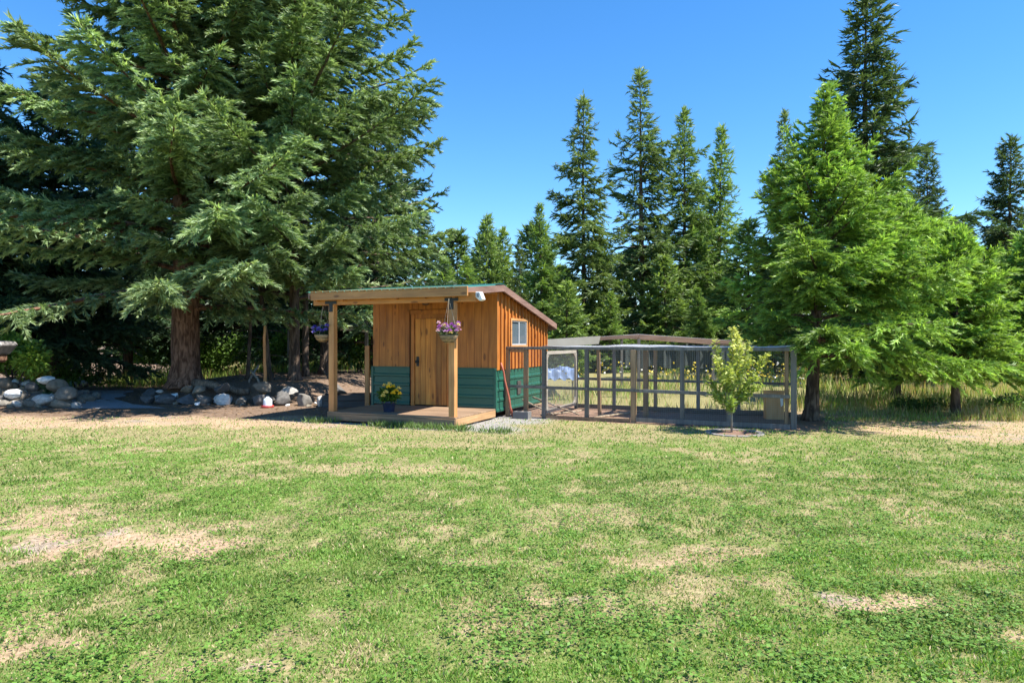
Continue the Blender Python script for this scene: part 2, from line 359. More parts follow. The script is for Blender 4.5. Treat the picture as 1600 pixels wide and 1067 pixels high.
# clover and broad leaved weeds in the turf
n = 150000; y = rs.uniform(2.2, 9.5, n); x = rs.uniform(-1, 1, n)*(.8*y+1.4)
k = (sstep(.40,.62,fbm(x*1.3+4, y*1.0, 91, 4)*.5+fbm(x*6,y*5,95,2)*.5)*(1-dryness(x,y)*.8)) > rs.rand(n); x, y = x[k], y[k]; n = len(x)
P = np.stack([x, y, gz(x,y)+rs.uniform(.01,.045,n)], 1); az = rs.uniform(0, 2*np.pi, n)
D = np.stack([np.cos(az), np.sin(az), rs.uniform(-.1,.35,n)], 1)
V = leaf_quads(P, D, rs.uniform(.014,.036,n), rs.uniform(.012,.026,n), rs, flat=np.array((0,0,1.)), mid=.6)
C = np.array((.135,.25,.045))*(.6+.9*rs.rand(n,1))
tag(link('clover', quads_mesh('clover', V, C, leafm)), 'low dark green clover leaves scattered through the lawn', 'clover', kind='stuff')
# tall meadow behind the pen and to the right of it
def meadow(n, xr, yr, h, w, seed, tint, cond):
    rs = np.random.RandomState(seed); x = rs.uniform(*xr, n); y = yr[0]+(yr[1]-yr[0])*rs.rand(n)**1.5
    k = cond(x, y) & (fbm(x*.7, y*.7, seed, 3) > .3+.25*rs.rand(n)); x, y = x[k], y[k]; n = len(x)
    P = np.stack([x, y, gz(x,y)-.01], 1); az = rs.uniform(0,2*np.pi,n); ln = rs.uniform(.05,.5,n)
    D = np.stack([np.cos(az)*ln, np.sin(az)*ln, np.ones(n)], 1)
    tall = (.5+1.0*fbm(x*.5, y*.5, seed+3, 3))*(.3+.7*sstep(1.8,6,pen_uv(x,y)[1]))
    V = leaf_quads(P, D, h*rs.uniform(.45,1.1,n)*tall, w*rs.uniform(.6,1.4,n)*(.6+y/40), rs, mid=.4)
    dry = (rs.rand(n) < tint+1.8*(fbm(x*.45,y*.45,seed+7,3)-.5))[:,None]; t = rs.rand(n,1)
    C = np.where(dry, np.array((.60,.50,.28))*(.75+.45*t), np.array((.26,.36,.075))*(.65+.7*t))
    rd = rs.rand(n) < .10+.5*np.clip(fbm(x*.35+5,y*.35,seed+9,3)-.5,0,1)
    C[rd] = np.array((.42,.24,.12))*(.7+.5*t[rd])
    return V, C
def beyond(x, y):
    u, v = pen_uv(x, y)
    return (v > 3.0) & ((u > -.2)) & ~((u < 6.0) & (v < 3.1))
V1, C1 = meadow(42000, (-1,26), (15.2,44), .52, .016, 5, .34, beyond)
V2, C2 = meadow(42000, (5.8,20), (13.6,24), .33, .010, 6, .40, lambda x, y: (pen_uv(x,y)[0] > 6.3) & (pen_uv(x,y)[1] > 1.9) )
V3, C3 = meadow(22000, (-16,0), (23.5,40), .6, .022, 8, .1, lambda x, y: y > 23)
tag(link('meadow_grass', quads_mesh('meadow_grass', np.concatenate([V1,V2,V3]), np.concatenate([C1,C2,C3]), grassm)), 'tall half dry meadow grass beyond the wire pen', 'meadow grass', kind='stuff')
n = 900; x = rs.uniform(0, 9, n); y = rs.uniform(17.5, 24, n); k = beyond(x,y) & (fbm(x*1.2,y*1.2,71,3) > .5); x, y = x[k], y[k]; n = len(x)
P = np.stack([x, y, gz(x,y)+rs.uniform(.45,.95,n)], 1)
V = leaf_quads(P, rs.normal(size=(n,3)), rs.uniform(.05,.10,n), rs.uniform(.05,.09,n), rs)
C = np.where(rs.rand(n,1) < .75, np.array((.75,.58,.06)), np.array((.75,.74,.68)))
tag(link('meadow_flowers', quads_mesh('meadow_flowers', V, C, petal)), 'yellow and white wildflowers in the meadow behind the pen', 'wildflowers', kind='stuff')
# weeds along the foot of the deck
n = 2600; u = rs.uniform(-3.2, 1.2, n); v = rs.normal(-2.02, .09, n); x = -.333+.9205*u+.3907*v; y = 14.2-.3907*u+.9205*v
P = np.stack([x,y,gz(x,y)],1); k = fbm(x*2.2,y*2.2,44,3) > .45; P = P[k]; n = len(P)
D = np.stack([rs.normal(0,.45,n), rs.normal(0,.45,n), np.ones(n)],1)
V = leaf_quads(P, D, rs.uniform(.05,.17,n), rs.uniform(.008,.022,n), rs)
C = np.array((.13,.2,.06))*(.6+.9*rs.rand(n,1)); w_ = rs.rand(n) < .03; C[w_] = (.7,.7,.66)
tag(link('deck_weeds', quads_mesh('deck_weeds', V, C, leafm)), 'scruffy weeds growing along the foot of the porch deck', 'weeds', kind='stuff')
# needle litter and twigs under the spruces
n = 5000; x = rs.uniform(-13,-3,n); y = rs.uniform(13.6,22,n); un, pn, fr = soil_mask(x,y); k = un > rs.rand(n); x, y = x[k], y[k]; n = len(x)
P = np.stack([x,y,gz(x,y)+.006],1); az = rs.uniform(0,2*np.pi,n); D = np.stack([np.cos(az),np.sin(az),rs.uniform(-.05,.15,n)],1)
V = leaf_quads(P, D, rs.uniform(.03,.16,n), rs.uniform(.008,.02,n), rs)
C = np.array((.27,.17,.10))*(.4+1.1*rs.rand(n,1))
tag(link('needle_litter', quads_mesh('needle_litter', V, C, grassm)), 'brown needle litter and twigs on the earth under the spruces', 'litter', kind='stuff')

# ------------------------------------------------------------------ shed
SR = R(-23.0); SO = (-.333, 14.2, 0)
def S(u, v, z=0):
    c, s = math.cos(SR), math.sin(SR); return Vector((SO[0]+c*u-s*v, SO[1]+s*u+c*v, z))
shed = empty('garden_shed', SO, SR, 'orange cedar shed with green metal skirt and covered porch', 'shed')
RB, RF = .22, .10                                  # back and front roof slope
def zr(v): return 2.77-RB*(v-.05) if v > .05 else 2.77+RF*(v-.05)     # underside of the roofing
w = MB(); prof = [(.12,.1),(3.03,.1),(3.03,zr(3.03)-.055),(.12,zr(.12)-.055)]
w.prism(prof, 0, -3.01, -.03).build('wall', soil_dark, shed)
rnd = random.Random(3)
MB().prism([(.026,.12),(3.03,.12),(3.03,zr(3.03)-.06),(.05,zr(.05)-.06),(.026,zr(.026)-.06)], 0, -3.04, -3.012).build('side_cladding', cedar, shed)
xs = -3.04; bw = .169; nb = 18
for i in range(nb):
    a, b = -3.04+i*bw, -3.04+(i+1)*bw-.004
    lo = 1.03
    segs = [(a, b, 1.03)]
    if b > -2.09 and a < -1.01:
        segs = []
        if a < -2.088: segs.append((a, -2.088, 1.03))
        if b > -1.012: segs.append((-1.012, b, 1.03))
        segs.append((max(a,-2.088), min(b,-1.012), 2.295))
    for (p, q_, z0) in segs:
        if q_-p < .02: continue
        o = MB().box(-(q_-p)/2, (q_-p)/2, -.011, .011, 0, 2.66-z0).build('board', cedar, shed, bevel=.003)
        o.location = ((p+q_)/2, .012+rnd.uniform(-.002,.002), z0)
# green lap panels of the skirt, front and side
def lap(w_, h): return MB().prism([(0,0),(-.022,.008),(-.022,.05),(-.008,.075),(-.006,h),(0,h)], 0, 0, w_)
for (x0, x1) in ((-3.04,-2.088),(-1.012,-.03)):
    for k in range(4):
        o = lap(x1-x0, .203).build('metal_panel', green_m, shed); o.location = (x0, .012, .205+k*.206)
for k in range(4):
    for (y0, y1) in ((.04,1.02),(1.03,2.02),(2.03,3.03)):
        o = lap(y1-y0, .213).build('metal_panel', green_m, shed); o.location = (-.022, y0, .12+k*.217); o.rotation_euler = (0,0,R(90))
for (x, y, r_) in ((-.018,.006,0),(-3.05,.006,0)):
    MB().box(x-.03, x+.03, -.022, .04, .15, 1.035).build('corner_trim', green_m, shed, bevel=.004)
MB().box(-3.05,-2.088,-.018,.012,1.03,1.045).build('drip_trim', green_m, shed)
MB().box(-1.012,.0,-.018,.012,1.03,1.045).build('drip_trim', green_m, shed)
# side cladding with battens
W0, W1, WZ0, WZ1 = .78, 1.66, 1.52, 2.06
cl = MB()
cl.prism([(.0,1.0),(W0,1.0),(W0,zr(W0)-.06),(.05,zr(.05)-.06),(0,zr(0)-.06)], 0, -.03, -.006)
cl.prism([(W1,1.0),(3.06,1.0),(3.06,zr(3.06)-.06),(W1,zr(W1)-.06)], 0, -.03, -.006)
cl.box(-.03,-.006,W0,W1,1.0,WZ0); cl.prism([(W0,WZ1),(W1,WZ1),(W1,zr(W1)-.06),(W0,zr(W0)-.06)], 0, -.03, -.006)
cl.build('side_cladding', cedar, shed)
for i in range(16):
    y = .035+i*.199
    z1 = zr(y+.02)-.065
    runs = [(1.0, z1)] if not (W0-.06 < y < W1+.06) else [(1.0, WZ0-.05), (WZ1+.05, z1)]
    wd = .05 if i else .085
    for (a, b) in runs:
        if b-a < .03: continue
        o = MB().box(-.012,.034,-wd/2,wd/2,0,b-a).build('batten', cedar, shed, bevel=.003); o.location = (.0, y, a)
win = MB()
for (a, b, c, d) in ((W0-.05,W1+.05,WZ0-.05,WZ0),(W0-.05,W1+.05,WZ1,WZ1+.05),(W0-.05,W0,WZ0,WZ1),(W1,W1+.05,WZ0,WZ1)): win.box(-.005,.034,a,b,c,d)
wino = win.build('window', wood('window_trim', (.42,.2,.07), (.58,.31,.12), axis=1, knots=False), shed)
fr_ = MB()
for (a, b, c, d) in ((W0,W1,WZ0,WZ0+.03),(W0,W1,WZ1-.03,WZ1),(W0,W0+.03,WZ0+.03,WZ1-.03),(W1-.03,W1,WZ0+.03,WZ1-.03),((W0+W1)/2-.025,(W0+W1)/2+.025,WZ0+.03,WZ1-.03)): fr_.box(-.02,.018,a,b,c,d)
fr_.build('frame', plain('window_frame', (.40,.41,.42), rough=.4), wino)
gl, _, _, _, Bg = newmat('window_glass'); Bg.inputs['Base Color'].default_value = (.10,.13,.15,1); Bg.inputs['Roughness'].default_value = .04; Bg.inputs['Specular IOR Level'].default_value = .9
for (a, b, x) in ((W0+.03,(W0+W1)/2-.025,-.006),((W0+W1)/2+.025,W1-.03,.004)):
    MB().box(x-.004,x,a,b,WZ0+.03,WZ1-.03).build('pane', gl, wino)
# small hatches for the hens
for y in (.52, 1.25):
    h = MB().box(-.01,.014,y-.1,y+.1,.42,.72).build('hatch', dark_w, shed)
# door
door = empty('door', (0,0,0)); door.parent = shed
for i in range(6):
    a = -1.94+i*.1305
    o = MB().box(-.0632,.0632,-.014,.014,0,1.87).build('plank', cedar_pl, door, bevel=.004); o.location = (a+.065, .005, .225)
for (x0, x1, z0, z1, nm) in ((-2.045,-1.955,.2,2.19,'door_jamb'),(-1.145,-1.055,.2,2.19,'door_jamb'),(-2.06,-1.04,2.192,2.29,'door_head')):
    MB().box(x0,x1,-.022,.02,z0,z1).build(nm, cedar, door, bevel=.004)
MB().box(-1.955,-1.145,.0,.02,2.1,2.19).build('top_rail', cedar, door)
h = MB().lathe([(0,0),(.022,0),(.022,.01),(.01,.015),(.01,.04),(.03,.045),(.034,.06),(.026,.075),(0,.08)], 14).build('handle', black_m, door, smooth=True)
h.location = (-1.87,-.01,1.16); h.rotation_euler = (R(90),0,0)
MB().box(-1.905,-1.835,-.016,-.008,1.06,1.27).build('handle_plate', black_m, door, bevel=.003)
MB().lathe([(0,0),(.03,0),(.06,-.02),(.085,-.07),(.08,-.11),(.05,-.14),(0,-.15)], 16).build('porch_lamp', plain('lamp_bronze', (.09,.045,.025), rough=.4), shed, smooth=True, loc=(-1.62,-.10,2.52))
# roof: sheathing, metal sheets with ribs, rakes, fascia
roof = MB()
roof.prism([(-1.9,zr(-1.9)-.05),(.05,zr(.05)-.05),(.05,zr(.05)),(-1.9,zr(-1.9))], 0, -3.28, .13)
roof.prism([(.05,zr(.05)-.05),(3.33,zr(3.33)-.05),(3.33,zr(3.33)),(.05,zr(.05))], 0, -3.28, .13)
roofo = roof.build('roof', rake_w, shed)
def sheet(width, v0, v1):
    prof = []; x = 0
    while x < width-1e-6:
        prof += [(x,.004),(x+.02,.022),(x+.05,.022),(x+.07,.004)]; x += .172
    prof.append((width,.004))
    b = MB(); top = prof; bot = [(p,q-.003) for p, q in reversed(prof)]
    m_ = len(prof)
    for v in (v0, v1):
        for p, q in prof: b.v.append((p, v, zr(v)+q))
        for p, q in prof: b.v.append((p, v, zr(v)+q-.003))
    n2 = 2*m_
    for i in range(m_-1):
        b.f += [(i,i+1,n2+i+1,n2+i), (m_+i,n2+m_+i,n2+m_+i+1,m_+i+1), (i,m_+i,m_+i+1,i+1), (n2+i,n2+i+1,n2+m_+i+1,n2+m_+i)]
    b.f += [(0,n2,n2+m_,m_),(m_-1,2*m_-1,n2+2*m_-1,n2+m_-1)]
    return b
for i in range(4):
    for (v0, v1) in ((-1.96,.05),(.05,3.38)):
        sheet(.86, v0, v1).build('roof_sheet', roof_m, roofo, loc=(-3.29+i*.861,0,0))
MB().prism([(-.12,zr(-.12)+.024),(.05,zr(.05)+.028),(.22,zr(.22)+.024),(.22,zr(.22)+.031),(.05,zr(.05)+.036),(-.12,zr(-.12)+.031)], 0, -3.29, .15).build('ridge_cap', roof_m, roofo)
for x in (.13, -3.31):
    MB().prism([(-1.87,zr(-1.87)-.13),(.05,zr(.05)-.13),(.05,zr(.05)+.002),(-1.87,zr(-1.87)+.002)], 0, x, x+.035).build('rake_board', rake_w, shed)
    MB().prism([(.052,zr(.052)-.13),(3.36,zr(3.36)-.13),(3.36,zr(3.36)+.002),(.052,zr(.052)+.002)], 0, x, x+.035).build('rake_board', rake_w, shed)
MB().box(-3.27,.128,3.33,3.36,zr(3.33)-.16,zr(3.33)-.004).build('eave_board', rake_w, shed)
MB().box(-3.2,.31,-1.94,-1.90,2.42,2.597).build('fascia', cedar_x, shed, bevel=.004)
MB().box(-3.24,.41,-1.80,-1.68,2.327,2.50).build('beam', wood('porch_beam', (.42,.155,.03), (.62,.27,.07), axis=0, rand=.05), shed, bevel=.005)
for i in range(6):
    x = -3.1+i*.62; MB().bar((x,-1.89,zr(-1.89)-.115),(x,.0,zr(0)-.115),.045,.125).build('rafter', cedar, shed)
for x in (-2.80, -.085):
    MB().box(-.062,.062,-.062,.062,0,2.126).build('post', post_w, shed, bevel=.006, loc=(x,-1.74,.2))
    b = MB().box(x-.14,x+.14,-1.812,-1.803,2.345,2.405).box(x-.042,x+.042,-1.8125,-1.8035,2.19,2.344); b.build('bracket', black_m, shed)
fl = MB().prism([(.415,2.50),(.50,2.50),(.56,2.36),(.50,2.33),(.415,2.40)],1,-1.82,-1.69).build('flood_lamp', white_m, shed, bevel=.008)
MB().box(.44,.49,-1.829,-1.8205,2.40,2.47).build('lamp_lens', plain('lens_grey', (.2,.22,.27), rough=.2), fl)
# deck
deck = empty('deck', (0,0,0)); deck.parent = shed
for i in range(13):
    y = -1.82+i*.1385
    o = MB().box(-1.45,1.43,-.066,.066,-.016,.016).build('deck_plank', deck_w, deck, bevel=.004); o.location = (-1.43, y+.067, .186)
MB().box(-2.87,.0,-1.832,-1.796,.035,.168).build('skirt', skirt_w, deck, bevel=.004)
MB().box(-.03,.005,-1.79,-.03,.035,.168).build('skirt', wood('skirt_sunlit', (.42,.24,.11), (.56,.36,.18), axis=1, knots=False), deck, bevel=.004)  # right rim: sunlight put into the colour as a paler skirt timber
MB().box(-2.875,-2.84,-1.79,-.03,.035,.168).build('skirt', skirt_w, deck, bevel=.004)
for x in (-2.75,-1.45,-.12):
    for y in (-1.65,-.9): MB().box(x-.1,x+.1,y-.1,y+.1,-.03,.16).build('pier_block', conc_m, deck)

# potted yellow flowers, hanging baskets
def plant_ball(parent, c, rad, n, ls, col, seed, name='foliage', up=.3):
    rs = np.random.RandomState(seed); d = unit(rs.normal(size=(n,3))); r = rs.rand(n,1)**.4
    P = np.array(c)+d*r*np.array(rad)*.8; D = d+np.array((0,0,up))+rs.normal(size=(n,3))*.5
    V = leaf_quads(P, D, ls*rs.uniform(.6,1.3,n), ls*.4*rs.uniform(.6,1.3,n), rs)
    return link(name, quads_mesh(name, V, np.array(col)*(.55+.9*rs.rand(n,1)), leafm), parent)
def blooms(parent, pts, size, cols, seed, name='bloom'):
    rs = np.random.RandomState(seed)
    for i, p in enumerate(pts):
        n = 14; a = np.linspace(0, 4*np.pi, n, endpoint=False)+rs.rand(); e = np.repeat([.25,1.1], n//2)
        D = np.stack([np.cos(a)*np.cos(e), np.sin(a)*np.cos(e)-.3, np.sin(e)], 1)
        V = leaf_quads(np.tile(np.array(p),(n,1)), D, np.full(n,size), np.full(n,size*.7), rs, mid=.65)
        link(name, quads_mesh(name, V, np.tile(np.array(cols[i % len(cols)]),(n,1))*(.85+.3*rs.rand(n,1)), petal), parent)
pp = S(-1.70,-1.40,.203)
pot = empty('flower_pot', pp, 0, 'dark blue pot of yellow flowers standing on the porch deck', 'flower pot')
MB().lathe([(0,0),(.10,0),(.105,.01),(.135,.18),(.15,.185),(.15,.215),(.13,.215),(.12,.17),(0,.165)], 20).build('pot', plain('blue_glaze', (.025,.035,.075), rough=.35), pot, smooth=True)
plant_ball(pot, (0,0,.33), (.23,.23,.18), 800, .09, (.09,.17,.03), 1)
blooms(pot, [(.03,-.2,.5),(-.07,-.1,.52),(.1,-.1,.5),(-.02,-.24,.4),(.16,-.14,.42),(.2,-.05,.46),(.23,-.1,.36),(-.07,-.24,.33),(.12,-.22,.38),(.02,-.1,.55)], .06, [(.88,.64,.04),(.88,.72,.22)], 2)
def basket(loc, top, label, fl_pts, cols, seed, folcol):
    b = empty('hanging_basket', loc, 0, label, 'hanging basket')
    MB().lathe([(0,-.15),(.07,-.145),(.13,-.10),(.165,-.03),(.17,0),(.155,0),(.15,-.02),(0,-.03)], 18).build('liner', plain('coir_liner', (.27,.19,.11), rough=.95, var=.3, scale=25, bump=.5), b, smooth=True)
    r = MB()
    for z, q_ in ((0,.172),(-.07,.15),(-.125,.105)):
        r.tube([(q_*math.cos(a),q_*math.sin(a),z) for a in np.linspace(0,2*math.pi,21)], [.004]*21, 4)
    r.build('basket_ring', black_m, b)
    for k in range(3):
        a = k*2.09+.4; MB().tube([(.165*math.cos(a),.165*math.sin(a),0),(0,0,top)],[.003,.003],4).build('hanger', plain('hanger_cord', (.4,.33,.24)) if 'hanger_cord' not in MATS else MATS['hanger_cord'], b)
    plant_ball(b, (0,0,.05), (.2,.2,.11), 500, .07, folcol, seed)
    blooms(b, fl_pts, .05, cols, seed)
rr = random.Random(5)
basket(S(-.05,-1.97,1.72), .66, 'hanging basket of purple, pink and yellow flowers in front of porch post',
       [(rr.uniform(-.18,.2),rr.uniform(-.2,.0),rr.uniform(.03,.22)) for _ in range(26)], [(.42,.12,.46),(.50,.2,.55),(.75,.5,.55),(.75,.62,.25),(.62,.35,.6)], 5, (.14,.19,.08))
basket(S(-3.05,-1.74,1.74), .58, 'hanging basket of violet blue flowers at the end of the porch beam',
       [(rr.uniform(-.2,.18),rr.uniform(-.2,.05),rr.uniform(.02,.18)) for _ in range(20)], [(.10,.07,.42),(.16,.12,.55),(.25,.2,.6)], 6, (.07,.12,.05))

# ------------------------------------------------------------------ chicken run
pen = empty('chicken_run', SO, SR, 'low weathered timber and wire chicken run beside the shed', 'chicken run')
US = [.06,.886,1.817,2.78,3.73,4.59,5.72]; Y0, Y1, ZT = .48, 2.69, 1.49
def ppost(u, v, mat, w_=.075, z1=1.43, z0=-.02, tilt=0): 
    o = MB().box(-w_/2,w_/2,-w_/2,w_/2,0,z1-z0).build('post', mat, pen, bevel=.004, loc=(u,v,z0)); o.rotation_euler = (0,tilt,0)
for i, u in enumerate(US):
    ppost(u, Y0, {0:brown_w,3:brown_w}.get(i, grey_w), .10 if i in (3,6) else .08)
    if i: ppost(u, Y1, brown_w if i == 3 else grey_w, .075)
ppost(.47, Y0+.02, brown_w, .085); ppost(1.80, 1.5, brown_w, .07, tilt=R(-1.2)); ppost(2.80, 1.55, brown_w, .10); ppost(5.72, 1.6, brown_w, .08); ppost(5.60, Y0+.03, brown_w, .07)
def rail(a, b, mat, w_, h): MB().bar(a, b, w_, h).build('rail', mat, pen, bevel=.003)
rail((.0,Y0,ZT-.03),(2.79,Y0,ZT-.03),grey_w,.09,.06); rail((2.795,Y0,ZT-.032),(5.775,Y0,ZT-.032),grey_w,.09,.066)
rail((.0,Y1,ZT-.035),(5.77,Y1,ZT-.035),grey_w,.08,.07)
rail((.1,Y0-.055,.65),(2.9,Y0-.055,.63),grey_w,.035,.06); rail((2.905,Y0-.07,.63),(5.66,Y0-.07,.60),grey_w,.035,.065)
rail((.9,Y1-.05,.72),(5.7,Y1-.05,.70),grey_w,.035,.06); rail((5.72,Y0+.06,.66),(5.72,Y1-.05,.68),grey_w,.035,.06)
for u in (1.817,2.78,3.73,4.59,5.73): rail((u,Y0+.046,ZT-.034),(u,Y1-.041,ZT-.034),grey_w,.06,.065)
rail((2.84,Y0-.06,.06),(5.66,Y0-.06,.05),grey_w,.035,.09); rail((.95,Y1-.06,.07),(5.68,Y1-.06,.06),dark_w,.035,.10)
rail((.95,Y0-.05,.035),(2.72,Y0-.05,.03),brown_w,.04,.06)
rail((.12,Y0+.0,1.40),(.43,Y0,1.40),brown_w,.05,.05)
def wires(fn, la, lb, sp, name, parent, th=.001):
    b = MB()
    for k in range(int(la/sp)+1): b.bar(fn(k*sp,0), fn(k*sp,lb), th)
    for k in range(int(lb/sp)+1): b.bar(fn(0,k*sp), fn(la,k*sp), th)
    return b.build(name, wire_m, parent)
for i in range(1,6):
    u0, u1 = US[i]+.03, US[i+1]-.03
    wires(lambda a, b, u0=u0: (u0+a, Y0+.0, .05+b), u1-u0, 1.38, .04, 'wire_panel', pen)
    wires(lambda a, b, u0=u0: (u0+a, Y1+.0, .05+b), u1-u0, 1.38, .04, 'wire_panel', pen)
wires(lambda a, b: (.1+a, Y0, .05+b), .75, 1.36, .03, 'wire_panel', pen)
wires(lambda a, b: (5.76, Y0+.05+a, .05+b), 2.1, 1.38, .04, 'wire_panel', pen)
# sagging net over the top
rs2 = np.random.RandomState(12)
net = MB(); nu, nv = 116, 44
sag = lambda u, v: ZT+.012-.05*math.sin(math.pi*min(max((v-Y0)/(Y1-Y0),0),1))*(.6+.4*math.sin(u*5)) + .03*max(0,math.sin(u*2.3+v))
for k in range(nu):
    u = .9+k*(4.83/(nu-1)); p = [(u, Y0+j*(Y1-Y0)/8, sag(u, Y0+j*(Y1-Y0)/8)) for j in range(9)]; net.tube(p, [.0011]*9, 3, caps=False)
for k in range(nv):
    v = Y0+k*(Y1-Y0)/(nv-1); p = [(.9+j*4.83/24, v, sag(.9+j*4.83/24, v)) for j in range(25)]; net.tube(p, [.0011]*25, 3, caps=False)
net.build('top_net', plain('net_cord', (.6,.6,.62), rough=.6), pen)
gate = empty('gate', (0,0,0)); gate.parent = pen
pale_w = wood('gate_frame', (.27,.24,.20), (.42,.38,.33), knots=False, axis=1)
for a, b in (((.9,.58,.12),(.9,2.6,.12)),((.9,.58,1.36),(.9,2.6,1.36)),((.9,.58,.155),(.9,.58,1.325)),((.9,2.6,.155),(.9,2.6,1.325))): MB().bar(a,b,.045,.07 if a[2]!=b[2] else .07).build('gate_frame', pale_w, gate)
for (y, sy) in ((.62,1),(2.56,-1)):
    for (z, sz) in ((.16,1),(1.32,-1)): MB().prism([(y,z),(y+sy*.13,z),(y+sy*.05,z+sz*.05),(y,z+sz*.13)], 0, .885, .915).build('corner_gusset', pale_w, gate)
wires(lambda a, b: (.9, .6+a, .14+b), 1.98, 1.2, .025, 'wire_panel', gate, .0016)

def pole(name, a, b, r, mat, label, cat='pole', group=None, seed=1):
    rn = random.Random(seed); a, b = Vector(a), Vector(b); k = 6
    pts = [(b-a)*(i/k)+Vector((rn.uniform(-1,1),rn.uniform(-1,1),rn.uniform(-.6,.6)))*r*.5 for i in range(k+1)]
    o = MB().tube(pts, [r*(1-.25*i/k) for i in range(k+1)], 7).build(name, mat, None, smooth=True); o.location = a
    return tag(o, label, cat, group)
red_w = plain('red_paint_wood', (.36,.10,.06), rough=.6, var=.3, scale=8)
pole('leaning_pole', S(.26,.28,.02), S(.06,.12,1.16), .026, red_w, 'reddish brown pole leaning on the shed corner', 'pole', seed=2)
sl = 'bare pale branch pole lying on the hen run floor'
stk = bark('bark_stick', (.25,.19,.13), (.45,.37,.27))
pole('branch_pole', S(.30,.75,.34), S(1.05,.62,.06), .022, stk, 'pale perch branch sloping down from the near hen hatch', 'branch', seed=3)
pole('branch_pole', S(.32,1.30,.36), S(1.5,.95,.05), .022, stk, 'pale perch branch sloping down from the far hen hatch', 'branch', seed=4)
pole('branch_pole', S(.75,.64,.03), S(1.45,1.5,.09), .02, stk, sl, 'branch', 'loose branches in the run', 5)
pole('branch_pole', S(1.9,.7,.03), S(2.55,1.9,.06), .025, stk, sl, 'branch', 'loose branches in the run', 6)
MB_ = MB().box(-.2,.2,-.1,.1,0,.12); blk = MB_.box(-.21,.21,-.03,.03,.121,.135)
blk = MB().box(-.17,.17,-.1,-.06,0,.15).box(-.17,.17,.06,.1,0,.15).box(-.17,-.13,-.0598,.0598,0,.15).box(-.02,.02,-.0598,.0598,0,.15).box(.13,.17,-.0598,.0598,0,.15).build('concrete_block', conc_m)
blk.location = S(.48,.26,-.01); blk.rotation_euler = (0,0,SR); tag(blk, 'grey hollow concrete block at the foot of the run post', 'concrete block')
pk = MB().box(-.42,.42,-.07,.07,0,.035).build('loose_board', brown_w, bevel=.003); pk.location = S(2.2,.72,.004); pk.rotation_euler = (0,0,SR+.15); tag(pk, 'loose flat board lying on the hen run floor', 'board')
nb_ = empty('nest_box', at(1209,655,14.1)*1, SR+.25, 'orange plywood nest box standing in the far end of the run', 'nest box')
nb_.location.z = 0
MB().box(-.17,.17,-.15,-.135,0,.56).build('front_panel', ply_w, nb_); MB().box(-.17,.17,.135,.15,0,.56).build('back_panel', ply_w, nb_)
MB().box(-.17,-.155,-.134,.134,0,.56).build('side_panel', ply_w, nb_); MB().box(.155,.17,-.134,.134,0,.56).build('side_panel', ply_w, nb_)
MB().prism([(-.17,.562),(.17,.562),(.17,.58),(-.17,.60)], 0, -.18,.18).build('lid', ply_w, nb_)
MB().prism([(.09,.46),(.15,.50),(.15,.30),(.11,.27)], 1, -.154,-.151).build('paper_tag', white_m, nb_)

# netted shelter behind the run
sh = empty('netted_shelter', (3.6,19.4,0), 0, 'low gabled garden shelter with tan sheet and dark shade net', 'shelter')
rb = wood('shelter_board', (.20,.12,.085), (.32,.21,.16), axis=0, knots=False)
XL, XR, XM, ZE, ZM = -2.9, 3.0, 0.0, 1.57, 1.75
for y in (0, 3.0):
    MB().bar((XL,y,ZE),(XM-.005,y,ZM),.05,.10).build('gable_board', rb, sh); MB().bar((XM+.005,y,ZM),(XR,y,ZE-.02),.05,.10).build('gable_board', rb, sh)
for x, z in ((XL,ZE-.02),(XM,ZM-.02),(XR,ZE-.04)):
    MB().bar((x,.03,z),(x,2.97,z),.06,.09).build('purlin', rb, sh)
    for y in (0,3.0): MB().box(x-.04,x+.04,y-.04,y+.04,-.05,z-.055).build('post', grey_w, sh)
MB().prism([(XL-.1,ZE+.05),(-1.1,ZE+.05+(1.8/2.9)*.2),(-1.1,ZE+.062+(1.8/2.9)*.2),(XL-.1,ZE+.062)], 1, -.1, 3.1).build('roof_sheet', tan_m, sh)
MB().prism([(XL-.05,ZE-.16),(-1.15,ZE-.04),(-1.1,ZE+.05+(1.8/2.9)*.2),(XL-.1,ZE+.05)], 1, -.13, -.115).build('sheet_flap', tan_m, sh)
shade = plain('shade_net', (.035,.045,.042), rough=.9, var=.3, scale=6)
cl = MB(); n_ = 40
for i in range(n_+1):
    x = XM-.3+i*(4.2/n_); y = 3.06+.05*math.sin(i*1.1)+.03*math.sin(i*2.7)
    cl.v += [(x,y,.75+.05*math.sin(i*.6)),(x,y,1.54-.05*abs(math.sin(i*.4)))]
for i in range(n_): cl.f.append((2*i,2*i+2,2*i+3,2*i+1))
cl.build('shade_cloth', shade, sh)
nt_ = MB()
for k in range(60):
    x = -1.05+k*.0675; z = ZM-(abs(x))*.068+.06; nt_.bar((x,-.02,z),(x,3.02,z),.0022)
for k in range(46): nt_.bar((-1.05,k*.066,ZM-.012),(0,k*.066,ZM+.06),.0022); nt_.bar((0,k*.066,ZM+.06),(3.0,k*.066,ZM-.144),.0022)
nt_.build('roof_net', MATS['net_cord'], sh)
